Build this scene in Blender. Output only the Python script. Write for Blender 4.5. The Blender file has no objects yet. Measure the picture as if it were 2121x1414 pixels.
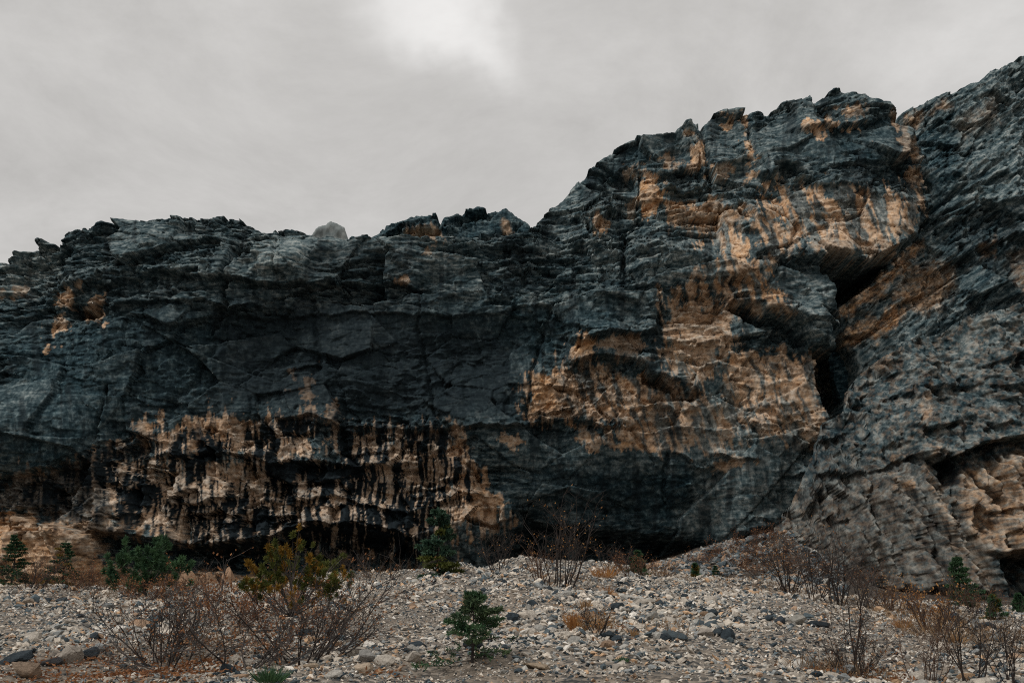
import bpy, math, random
import numpy as np
from mathutils import Vector

scene = bpy.context.scene
# ------------------------------------------------------------------ camera
PITCH = math.radians(14.0)
FPX, CX, CY = 2081.0, 1060.5, 707.0          # focal length and centre in photograph pixels
CAMZ = 1.6
cam_data = bpy.data.cameras.new("camera")
cam = bpy.data.objects.new("camera", cam_data)
scene.collection.objects.link(cam)
cam.location = (0, 0, CAMZ)
cam.rotation_euler = (math.radians(90) + PITCH, 0, 0)
cam_data.sensor_width = 36.0
cam_data.lens = 36.0 * FPX / 2121.0
cam_data.clip_start = 0.1
cam_data.clip_end = 6000
scene.camera = cam
scene.render.resolution_x, scene.render.resolution_y = 1024, 682

# ------------------------------------------------------------------ sky, sun, exposure
SUN_EL, SUN_AZ = math.radians(52), math.radians(-132)     # azimuth from +y towards +x: behind the camera, a little to its left
world = bpy.data.worlds.new("World")
scene.world = world
world.use_nodes = True
NT = world.node_tree
for n in list(NT.nodes):
    NT.nodes.remove(n)


def wn(kind, **kw):
    n = NT.nodes.new(kind)
    for k, v in kw.items():
        setattr(n, k, v)
    return n


def link(a, b):
    NT.links.new(a, b)


out = wn("ShaderNodeOutputWorld")
bg = wn("ShaderNodeBackground")
bg.inputs["Strength"].default_value = 1.0
link(bg.outputs[0], out.inputs[0])
tc = wn("ShaderNodeTexCoord")
sep = wn("ShaderNodeSeparateXYZ")
link(tc.outputs["Generated"], sep.inputs[0])
# cloud deck seen in perspective: direction divided by its height
zc = wn("ShaderNodeMath", operation="MAXIMUM"); zc.inputs[1].default_value = 0.0
link(sep.outputs[2], zc.inputs[0])
za = wn("ShaderNodeMath", operation="ADD"); za.inputs[1].default_value = 0.22
link(zc.outputs[0], za.inputs[0])
dv = wn("ShaderNodeVectorMath", operation="DIVIDE")
cz = wn("ShaderNodeCombineXYZ")
for i in range(3):
    link(za.outputs[0], cz.inputs[i])
link(tc.outputs["Generated"], dv.inputs[0]); link(cz.outputs[0], dv.inputs[1])
n1 = wn("ShaderNodeTexNoise"); n1.inputs["Scale"].default_value = 1.7; n1.inputs["Detail"].default_value = 7; n1.inputs["Roughness"].default_value = 0.66
n1.inputs["Distortion"].default_value = 0.35
link(dv.outputs[0], n1.inputs["Vector"])
ramp = wn("ShaderNodeValToRGB")
ramp.color_ramp.elements[0].position = 0.32; ramp.color_ramp.elements[0].color = (0.450, 0.436, 0.416, 1)
ramp.color_ramp.elements[1].position = 0.72; ramp.color_ramp.elements[1].color = (0.665, 0.648, 0.625, 1)
link(n1.outputs["Fac"], ramp.inputs[0])


def px_dir(px, py):
    v = Vector(((px - CX) / FPX, math.cos(PITCH) + (py - CY) / FPX * math.sin(PITCH), math.sin(PITCH) + (CY - py) / FPX * math.cos(PITCH)))
    return v.normalized()


# thin places in the cloud deck where more daylight comes through
prev = tc.outputs["Generated"]
for (wsc_, wam) in ((2.6, 0.30), (9.0, 0.10), (26.0, 0.03)):
    warp = wn("ShaderNodeTexNoise"); warp.inputs["Scale"].default_value = wsc_; warp.inputs["Detail"].default_value = 4
    link(tc.outputs["Generated"], warp.inputs["Vector"])
    wsub = wn("ShaderNodeVectorMath", operation="SUBTRACT"); wsub.inputs[1].default_value = (0.5, 0.5, 0.5)
    link(warp.outputs["Color"], wsub.inputs[0])
    wsc = wn("ShaderNodeVectorMath", operation="SCALE"); wsc.inputs["Scale"].default_value = wam
    link(wsub.outputs[0], wsc.inputs[0])
    wadd = wn("ShaderNodeVectorMath", operation="ADD")
    link(prev, wadd.inputs[0]); link(wsc.outputs[0], wadd.inputs[1])
    prev = wadd.outputs[0]
gap_sum = None
for (gx, gy, rad, amp) in [(950, 15, 0.052, 0.14), (1020, 115, 0.046, 0.17), (1100, 190, 0.032, 0.12), (935, -75, 0.09, 0.14),
                           (2090, 60, 0.13, 0.19), (980, 330, 0.19, 0.05), (1250, 170, 0.16, 0.035)]:
    dist = wn("ShaderNodeVectorMath", operation="DISTANCE")
    dist.inputs[1].default_value = px_dir(gx, gy)
    link(wadd.outputs[0], dist.inputs[0])
    mr = wn("ShaderNodeMapRange", interpolation_type="SMOOTHERSTEP")
    mr.inputs["From Min"].default_value = rad * 1.7; mr.inputs["From Max"].default_value = 0.0
    mr.inputs["To Min"].default_value = 0.0; mr.inputs["To Max"].default_value = amp
    link(dist.outputs["Value"], mr.inputs["Value"])
    if gap_sum is None:
        gap_sum = mr.outputs[0]
    else:
        ad = wn("ShaderNodeMath", operation="ADD")
        link(gap_sum, ad.inputs[0]); link(mr.outputs[0], ad.inputs[1])
        gap_sum = ad.outputs[0]
firm = wn("ShaderNodeMapRange", interpolation_type="SMOOTHSTEP")
firm.inputs["From Min"].default_value = 0.02; firm.inputs["From Max"].default_value = 0.34
firm.inputs["To Min"].default_value = 0.0; firm.inputs["To Max"].default_value = 0.27
link(gap_sum, firm.inputs["Value"]); gap_sum = firm.outputs[0]
gcol = wn("ShaderNodeCombineColor")
for i in range(3):
    link(gap_sum, gcol.inputs[i])
cadd = wn("ShaderNodeVectorMath", operation="ADD")
link(ramp.outputs["Color"], cadd.inputs[0]); link(gcol.outputs[0], cadd.inputs[1])
sky = wn("ShaderNodeTexSky", sky_type="NISHITA")
sky.sun_disc = False
sky.sun_elevation = SUN_EL
sky.sun_rotation = SUN_AZ % (2 * math.pi)
sks = wn("ShaderNodeVectorMath", operation="SCALE"); sks.inputs["Scale"].default_value = 0.08
link(sky.outputs[0], sks.inputs[0])
mixs = wn("ShaderNodeMix", data_type="RGBA")
mixs.inputs["Factor"].default_value = 0.94                 # cloud cover over the clear sky
link(sks.outputs[0], mixs.inputs[6]); link(cadd.outputs[0], mixs.inputs[7])
link(mixs.outputs[2], bg.inputs["Color"])

sun_data = bpy.data.lights.new("sun", "SUN")
sun_data.energy = 1.5
sun_data.angle = math.radians(11)
sun_data.color = (1.0, 0.975, 0.94)
sun = bpy.data.objects.new("sun", sun_data)
scene.collection.objects.link(sun)
sdir = Vector((math.sin(SUN_AZ) * math.cos(SUN_EL), math.cos(SUN_AZ) * math.cos(SUN_EL), math.sin(SUN_EL)))
sun.rotation_euler = sdir.to_track_quat("Z", "Y").to_euler()

scene.view_settings.view_transform = "Standard"
scene.view_settings.look = "None"
scene.view_settings.exposure = 0.08
scene.view_settings.gamma = 1.0
scene.view_settings.use_curve_mapping = False
scene.render.engine = "CYCLES"
scene.cycles.max_bounces = 6
scene.cycles.diffuse_bounces = 3
scene.cycles.use_denoising = False
scene.cycles.filter_width = 1.1

# ------------------------------------------------------------------ numeric helpers
f32 = np.float32
SP, CP = math.sin(PITCH), math.cos(PITCH)


def at(px, py, y):
    """point at world depth y seen at photograph pixel (px, py)"""
    dx = (px - CX) / FPX; u = (CY - py) / FPX
    dy = CP - u * SP; dz = SP + u * CP
    k = y / dy
    return (dx * k, y, CAMZ + dz * k)


def proj(x, y, z):
    dc = y * CP + (z - CAMZ) * SP
    up = -y * SP + (z - CAMZ) * CP
    return CX + FPX * x / dc, CY - FPX * up / dc


def h01(ix, iy, seed):
    h = ix.view(np.uint32) * np.uint32(374761393) + iy.view(np.uint32) * np.uint32(668265263) + np.uint32((seed * 2246822519 + 97) & 0xFFFFFFFF)
    h = (h ^ (h >> np.uint32(13))) * np.uint32(1274126177)
    h = (h ^ (h >> np.uint32(15))) * np.uint32(2246822519)
    h = h ^ (h >> np.uint32(16))
    return (h.astype(np.float32)) * f32(1.0 / 4294967296.0)


_GC = np.cos(np.arange(64) * 2 * np.pi / 64).astype(np.float32)
_GS = np.sin(np.arange(64) * 2 * np.pi / 64).astype(np.float32)


def gnoise(x, y, seed=0):
    """gradient noise, about -1..1"""
    x = np.asarray(x, np.float32); y = np.asarray(y, np.float32)
    xi = np.floor(x); yi = np.floor(y)
    fx = x - xi; fy = y - yi
    ix = xi.astype(np.int32); iy = yi.astype(np.int32)
    ux = fx * fx * fx * (fx * (fx * 6 - 15) + 10); uy = fy * fy * fy * (fy * (fy * 6 - 15) + 10)

    def g(ox, oy):
        k = (h01(ix + np.int32(ox), iy + np.int32(oy), seed) * f32(63.999)).astype(np.int32)
        return _GC[k] * (fx - f32(ox)) + _GS[k] * (fy - f32(oy))
    a = g(0, 0); b = g(1, 0); c = g(0, 1); d = g(1, 1)
    return ((a + (b - a) * ux) * (1 - uy) + (c + (d - c) * ux) * uy) * f32(1.5)


def fbm(x, y, seed=0, oct=4, gain=0.5, lac=2.03):
    s = 0; a = 1.0
    for o in range(oct):
        s = s + a * gnoise(x * lac ** o + 13.7 * o, y * lac ** o - 7.1 * o, seed + o * 17)
        a *= gain
    return s


def ridged(x, y, seed=0, oct=4, gain=0.5):
    s = 0; a = 1.0
    for o in range(oct):
        s = s + a * (1 - 2 * np.abs(gnoise(x * 2.03 ** o + 5.3 * o, y * 2.03 ** o + 3.9 * o, seed + o * 31)))
        a *= gain
    return s


def facets(u, v, seed, tilt=0.7):
    """broken rock: every cell a tilted plane at its own height; returns (height about -1..1, distance to the cell edge)"""
    u = np.asarray(u, np.float32); v = np.asarray(v, np.float32)
    iu = np.floor(u).astype(np.int32); iv = np.floor(v).astype(np.int32)
    best = np.full(u.shape, 9e9, np.float32); second = best.copy()
    H = np.zeros(u.shape, np.float32)
    for ou in (-1, 0, 1):
        for ov in (-1, 0, 1):
            a = iu + np.int32(ou); b = iv + np.int32(ov)
            du = u - a.astype(np.float32) - h01(a, b, seed)
            dv_ = v - b.astype(np.float32) - h01(a, b, seed + 1)
            d = du * du + dv_ * dv_
            m = d < best
            second = np.where(m, best, np.minimum(second, d))
            hh = h01(a, b, seed + 2) * 2 - 1 + tilt * ((h01(a, b, seed + 3) * 2 - 1) * du + (h01(a, b, seed + 4) * 2 - 1) * dv_) * 2
            H = np.where(m, hh, H)
            best = np.where(m, d, best)
    return H, np.sqrt(second) - np.sqrt(best)


def near(px, py, pts, mx, my=None):
    """where the points lie within a margin of the outline's box"""
    P = np.array(pts); my = mx if my is None else my
    return np.nonzero((px > P[:, 0].min() - mx) & (px < P[:, 0].max() + mx) & (py > P[:, 1].min() - my) & (py < P[:, 1].max() + my))


def sstep(a, b, x):
    t = np.clip((x - a) / (b - a), 0, 1)
    return t * t * (3 - 2 * t)


def poly_sd(px, py, poly):
    """signed distance in pixels, positive inside"""
    P = np.array(poly, np.float32)
    d = np.full(px.shape, 1e12, np.float32)
    inside = np.zeros(px.shape, bool)
    n = len(P)
    for i in range(n):
        ax, ay = P[i]; bx, by = P[(i + 1) % n]
        ex, ey = bx - ax, by - ay
        wx = px - ax; wy = py - ay
        t = np.clip((wx * ex + wy * ey) / (ex * ex + ey * ey + 1e-9), 0, 1)
        dx = wx - ex * t; dy = wy - ey * t
        d = np.minimum(d, dx * dx + dy * dy)
        if ey != 0:
            c = (ay > py) != (by > py)
            xc = ax + (py - ay) * (ex / ey)
            inside ^= c & (px < xc)
    d = np.sqrt(d)
    return np.where(inside, d, -d)


def line_d(px, py, pts):
    P = np.array(pts, np.float32)
    d = np.full(px.shape, 1e12, np.float32)
    for i in range(len(P) - 1):
        ax, ay = P[i]; bx, by = P[i + 1]
        ex, ey = bx - ax, by - ay
        wx = px - ax; wy = py - ay
        t = np.clip((wx * ex + wy * ey) / (ex * ex + ey * ey + 1e-9), 0, 1)
        d = np.minimum(d, (wx - ex * t) ** 2 + (wy - ey * t) ** 2)
    return np.sqrt(d)


def line_s(px, py, pts, taper=30):
    """height above a left-to-right line (pixels, positive above) and an end taper"""
    P = np.array(pts, np.float32)
    ly = np.interp(px, P[:, 0], P[:, 1]).astype(np.float32)
    tp = sstep(P[0, 0] - taper, P[0, 0] + taper, px) * (1 - sstep(P[-1, 0] - taper, P[-1, 0] + taper, px))
    return ly - py, tp


def pulled(pts, d):
    """where a line must lie on the flat wall so that it comes out at its place once the rock stands out by d metres"""
    return [(x - (x - CX) * d / 90.0, y + (1226.0 - y) * d / 90.0) for x, y in pts]


def overhang(D, px, py, pts, d, h, edge=2.5, taper=30):
    pts = pulled(pts, d)
    m = near(px, py, pts, taper + 5, h * 5)
    s, tp = line_s(px[m], py[m], pts, taper)
    D[m] += d * tp * sstep(-edge, edge, s) * np.exp(-np.maximum(s, 0) / h)


def ledge(D, px, py, pts, d, h, edge=2.5, taper=30):
    pts = pulled(pts, d)
    m = near(px, py, pts, taper + 5, h * 5)
    s, tp = line_s(px[m], py[m], pts, taper)
    D[m] += d * tp * sstep(edge, -edge, s) * np.exp(np.minimum(s, 0) / h)


def groove(D, px, py, pts, w, d):
    m = near(px, py, pts, w * 3)
    D[m] -= d * np.exp(-(line_d(px[m], py[m], pts) / w) ** 2)


def boss(D, px, py, poly, d, soft):
    if d > 0: poly = pulled(poly, d)
    m = near(px, py, poly, soft + 5)
    D[m] += d * sstep(-soft * 0.3, soft, poly_sd(px[m], py[m], poly))


def shepard(px, py, ctrl, p=3.0, step=6):
    """smooth depth through control points, worked out on a thinned grid and interpolated back"""
    nr, nc = px.shape
    r = np.unique(np.append(np.arange(0, nr, step), nr - 1)); c = np.unique(np.append(np.arange(0, nc, step), nc - 1))
    qx = px[np.ix_(r, c)].astype(np.float32); qy = py[np.ix_(r, c)].astype(np.float32)
    num = np.zeros(qx.shape, np.float32); den = num.copy()
    for (cx, cy, cd) in ctrl:
        w = 1.0 / (((qx - cx) ** 2 + (qy - cy) ** 2) + 900.0) ** (p / 2)
        num += w * cd; den += w
    g = num / den
    ri = np.interp(np.arange(nr), r, np.arange(len(r))); ci = np.interp(np.arange(nc), c, np.arange(len(c)))
    r0 = np.minimum(ri.astype(int), len(r) - 2); c0 = np.minimum(ci.astype(int), len(c) - 2)
    fr = (ri - r0)[:, None]; fc = (ci - c0)[None, :]
    A = g[r0][:, c0]; B = g[r0][:, c0 + 1]; Cc = g[r0 + 1][:, c0]; Dd = g[r0 + 1][:, c0 + 1]
    return (A * (1 - fc) + B * fc) * (1 - fr) + (Cc * (1 - fc) + Dd * fc) * fr


# ------------------------------------------------------------------ scene helpers
def new_obj(name, data, parent=None):
    o = bpy.data.objects.new(name, data)
    scene.collection.objects.link(o)
    if parent is not None:
        o.parent = parent
    return o


def tag(o, label=None, category=None, group=None, kind=None):
    if label: o["label"] = label
    if category: o["category"] = category
    if group: o["group"] = group
    if kind: o["kind"] = kind
    return o


def mesh_np(name, V, faces, mat=None, smooth=True, attrs=None, loops=None):
    """faces: (n,k) array; attrs: dict name -> (nverts,4) colour array"""
    me = bpy.data.meshes.new(name)
    V = np.ascontiguousarray(V, np.float32); Fa = np.ascontiguousarray(faces, np.int32)
    n, k = Fa.shape
    me.vertices.add(len(V)); me.vertices.foreach_set("co", V.ravel())
    me.loops.add(n * k); me.loops.foreach_set("vertex_index", Fa.ravel())
    me.polygons.add(n)
    me.polygons.foreach_set("loop_start", np.arange(0, n * k, k, dtype=np.int32))
    me.polygons.foreach_set("loop_total", np.full(n, k, np.int32))
    me.polygons.foreach_set("use_smooth", np.full(n, smooth, bool))
    for an, A in (attrs or {}).items():
        at_ = me.attributes.new(an, "FLOAT_COLOR", "POINT")
        at_.data.foreach_set("color", np.ascontiguousarray(A, np.float32).ravel())
    me.update(calc_edges=True)
    if mat: me.materials.append(mat)
    return me


class Mat:
    """tiny node-graph builder"""
    def __init__(self, name, rough=0.85, spec=0.25):
        self.m = bpy.data.materials.new(name); self.m.use_nodes = True
        self.t = self.m.node_tree; self.b = self.t.nodes["Principled BSDF"]
        self.b.inputs["Roughness"].default_value = rough
        self.b.inputs["Specular IOR Level"].default_value = spec

    def n(self, kind, **kw):
        x = self.t.nodes.new(kind)
        for k, v in kw.items(): setattr(x, k, v)
        return x

    def l(self, a, b): self.t.links.new(a, b)

    def noise(self, vec, scale, detail=4, rough=0.6, dist=0.0):
        x = self.n("ShaderNodeTexNoise"); x.inputs["Scale"].default_value = scale; x.inputs["Detail"].default_value = detail
        x.inputs["Roughness"].default_value = rough; x.inputs["Distortion"].default_value = dist
        if vec is not None: self.l(vec, x.inputs["Vector"])
        return x.outputs["Fac"]

    def scale(self, vec, s):
        x = self.n("ShaderNodeVectorMath", operation="MULTIPLY"); x.inputs[1].default_value = s
        self.l(vec, x.inputs[0]); return x.outputs[0]

    def ramp(self, fac, stops):
        x = self.n("ShaderNodeValToRGB"); e = x.color_ramp.elements
        while len(e) < len(stops): e.new(0.5)
        for i, (p, c) in enumerate(stops):
            e[i].position = p; e[i].color = (*c, 1) if not np.isscalar(c) else (c, c, c, 1)
        self.l(fac, x.inputs[0]); return x.outputs["Color"]

    def mix(self, fac, a, b, mode="MIX"):
        x = self.n("ShaderNodeMix", data_type="RGBA", blend_type=mode)
        for sock, v in ((0, fac), (6, a), (7, b)):
            if hasattr(v, "links") or hasattr(v, "is_linked"): self.l(v, x.inputs[sock])
            elif sock == 0: x.inputs[0].default_value = v
            else: x.inputs[sock].default_value = (*v, 1)
        return x.outputs[2]

    def math(self, op, a, b=None, clamp=False):
        x = self.n("ShaderNodeMath", operation=op, use_clamp=clamp)
        for i, v in enumerate((a, b)):
            if v is None: continue
            if np.isscalar(v): x.inputs[i].default_value = v
            else: self.l(v, x.inputs[i])
        return x.outputs[0]

    def bump(self, h, strength, dist):
        x = self.n("ShaderNodeBump"); x.inputs["Strength"].default_value = strength; x.inputs["Distance"].default_value = dist
        self.l(h, x.inputs["Height"]); self.l(x.outputs[0], self.b.inputs["Normal"])

    def color(self, c):
        if hasattr(c, "is_linked"): self.l(c, self.b.inputs["Base Color"])
        else: self.b.inputs["Base Color"].default_value = (*c, 1)
        return self.m


# ------------------------------------------------------------------ materials of the rock
def rock_material(name, tilt=0.0, stretch=4.5):
    m = Mat(name, 0.85, 0.08)
    tcn = m.n("ShaderNodeTexCoord").outputs["Object"]
    mp = m.n("ShaderNodeMapping"); mp.inputs["Rotation"].default_value = (0, tilt, 0); m.l(tcn, mp.inputs["Vector"])
    a = m.n("ShaderNodeAttribute", attribute_name="rock")
    s = m.n("ShaderNodeSeparateColor"); m.l(a.outputs["Color"], s.inputs[0])
    och, streak, pale, rusty = s.outputs[0], s.outputs[1], s.outputs[2], a.outputs["Alpha"]
    nb = m.noise(m.scale(mp.outputs[0], (1.0, 1.0, stretch)), 0.8, 4, 0.62, 0.0)      # along the bedding
    ng = m.noise(tcn, 2.4, 3, 0.62)                                                    # blotches
    gr = m.n("ShaderNodeAttribute", attribute_name="grain").outputs["Fac"]
    mv = m.n("ShaderNodeMapping"); mv.inputs["Rotation"].default_value = (0, 0.22, 0); m.l(tcn, mv.inputs["Vector"])
    nv = m.noise(m.scale(mv.outputs[0], (2.6, 2.6, 0.42)), 0.8, 4, 0.66)              # down the face
    nd = m.math("ADD", nb, m.math("MULTIPLY", gr, m.math("SUBTRACT", nv, nb)))
    nf = m.math("ADD", m.math("MULTIPLY", nd, 0.62), m.math("MULTIPLY", ng, 0.38))
    dark = m.ramp(nf, [(0.40, (0.006, 0.016, 0.021)), (0.50, (0.019, 0.042, 0.053)), (0.565, (0.050, 0.092, 0.106)), (0.63, (0.125, 0.185, 0.200))])
    grey = m.ramp(nf, [(0.39, (0.038, 0.068, 0.079)), (0.49, (0.137, 0.183, 0.190)), (0.60, (0.41, 0.435, 0.41))])
    tan = m.ramp(nf, [(0.38, (0.22, 0.148, 0.098)), (0.465, (0.56, 0.40, 0.275)), (0.60, (0.80, 0.64, 0.495))])
    rust = m.ramp(nf, [(0.38, (0.20, 0.090, 0.038)), (0.465, (0.56, 0.295, 0.125)), (0.60, (0.76, 0.50, 0.29))])
    warm = m.mix(rusty, tan, rust)
    base = m.mix(pale, dark, grey)
    base = m.mix(och, base, warm)
    blk = m.mix(ng, (0.006, 0.010, 0.013), (0.024, 0.033, 0.038))
    base = m.mix(streak, base, blk)  # black channel: water runs, dark rock and the shade painted into hollows
    m.bump(nd, 0.45, 0.3)
    return m.color(base)


ROCK = rock_material("limestone_cliff")
ROCK_SLAB = rock_material("slanting_limestone", 0.62, 3.5)
ROCK_ROUGH = rock_material("rough_limestone", -1.1, 2.2)
# ------------------------------------------------------------------ the cliff
def beds(u, v, th, ln, seed):
    """sheets of rock of uneven thickness, broken by joints into blocks; returns (step about -1..1, notch at the seams 0..1)"""
    u = np.asarray(u, np.float32); v = np.asarray(v, np.float32)
    vv = v / th + 0.45 * gnoise(v / th * 0.37, np.zeros_like(v) + 0.5, seed)
    iv = np.floor(vv).astype(np.int32); fv = vv - iv
    uu = u / ln + h01(iv, iv * 0, seed + 1) * 50
    iu = np.floor(uu).astype(np.int32); fu = uu - iu
    o = 0.7 * (h01(iv, iu, seed + 2) - 0.5) + 0.9 * (h01(iv, iv * 0 + 7, seed + 3) - 0.5) + 0.8 * gnoise(u / (ln * 1.7), iv * 5.31 + 0.5, seed + 4)
    o = o + 0.5 * (fv - 0.5) * (h01(iv, iu, seed + 5) * 2 - 0.7) + 0.4 * (fu - 0.5) * (h01(iv, iu, seed + 6) - 0.5)
    notch = np.exp(-np.minimum(fv, 1 - fv) * th / 0.07) * (0.4 + 0.6 * h01(iv, iu, seed + 7)) + 0.7 * np.exp(-np.minimum(fu, 1 - fu) * ln / 0.07) * (h01(iv, iu, seed + 8) > 0.45)
    return o, notch


def rock_relief(x, z, seed, sx=1.0, sz=1.0, rough=1.0, tilt=0.0, wave=1.0, bed=1.0):
    """relief of broken, bedded limestone in metres (positive = towards the viewer); tilt turns the bedding (radians)"""
    c, s = math.cos(tilt), math.sin(tilt)
    u = (x * c + z * s).astype(np.float32); v = (-x * s + z * c).astype(np.float32)
    f0, e0 = facets(u / (13.0 * sx), v / (8.5 * sz), seed + 91, 0.9)
    wu = fbm(u / 9.0, v / 9.0, seed, 2) * 0.5 + 0.5 * f0; wv = fbm(u / 14.0 + 40, v / 9.0, seed + 5, 2) * 0.55 * wave + 0.45 * f0 + fbm(u / 1.6, v / 1.0, seed + 6, 3) * 0.05
    U = u + wu; V = v + wv
    f1, e1 = facets(U / (5.6 * sx), V / (3.6 * sz), seed + 11, 1.0)
    f2, e2 = facets((U + 0.3 * f1) / (2.1 * sx), V / (1.25 * sz), seed + 21, 1.1)
    b1, n1_ = beds(U + 0.5 * f1, V + 0.3 * f1, 2.3 * sz, 8.0 * sx, seed + 31)
    b2, n2_ = beds(U + 0.5 * f2, V + 0.25 * f1 + 0.12 * f2, 0.85 * sz, 3.4 * sx, seed + 41)
    b3, n3_ = beds(U + 0.3 * f2, V + 0.2 * f2, 0.36 * sz, 1.7 * sx, seed + 51)
    f3, e3 = facets(U / (0.85 * sx), V / (0.46 * sz), seed + 61, 1.1)
    # some slabs are clean faces, others broken up
    mixd = 0.6 * f1 + 0.4 * f0
    rough = rough * (0.45 + 0.85 * sstep(0.25, -0.25, mixd)); bed = bed * (0.6 + 0.5 * sstep(0.3, -0.2, mixd))
    rock_relief.slab = mixd
    d = 0.85 * f0 + 0.70 * f1 + bed * (0.45 * b1 - 0.26 * n1_) - 0.18 * np.exp(-e1 / 0.015) - 0.12 * np.exp(-e0 / 0.008)
    d = d + rough * (0.28 * f2 + 0.17 * f3 - 0.10 * np.exp(-e2 / 0.035) - 0.05 * np.exp(-e3 / 0.06) + bed * (0.28 * b2 - 0.20 * n2_ + 0.17 * b3 - 0.12 * n3_))
    d = d + 0.4 * fbm(u / 11, v / 10, seed + 71, 2)
    return d


def veins(px, py, seed, ang=0.0, stretch=5.0):
    """fine light streaks along the bedding (about -1..1) and thin dark cracks (0..1)"""
    c, s = math.cos(ang), math.sin(ang)
    u = px * c - py * s; v = px * s + py * c
    w = 7 * fbm(u / 60, v / 30, seed, 3)
    a = ridged(u / (9.0 * stretch), (v + w) / 9.0, seed + 1, 4, 0.6)
    b = gnoise(u / 26.0, (v + w) / 7.0, seed + 8) ; e = gnoise((u + w) / 34.0, v / 60.0, seed + 9); f = gnoise(u / 70, (v + 2 * w) / 22, seed + 10)
    crack = np.maximum(np.exp(-(np.abs(b) / 0.05) ** 2) * sstep(0.0, 0.5, gnoise(u / 80, v / 50, seed + 11)), np.maximum(np.exp(-(np.abs(e) / 0.028) ** 2) * sstep(0.1, 0.5, gnoise(u / 120, v / 90, seed + 12)), np.exp(-(np.abs(f) / 0.02) ** 2) * sstep(0.15, 0.5, gnoise(u / 100, v / 70, seed + 13))))
    return a, crack


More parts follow.
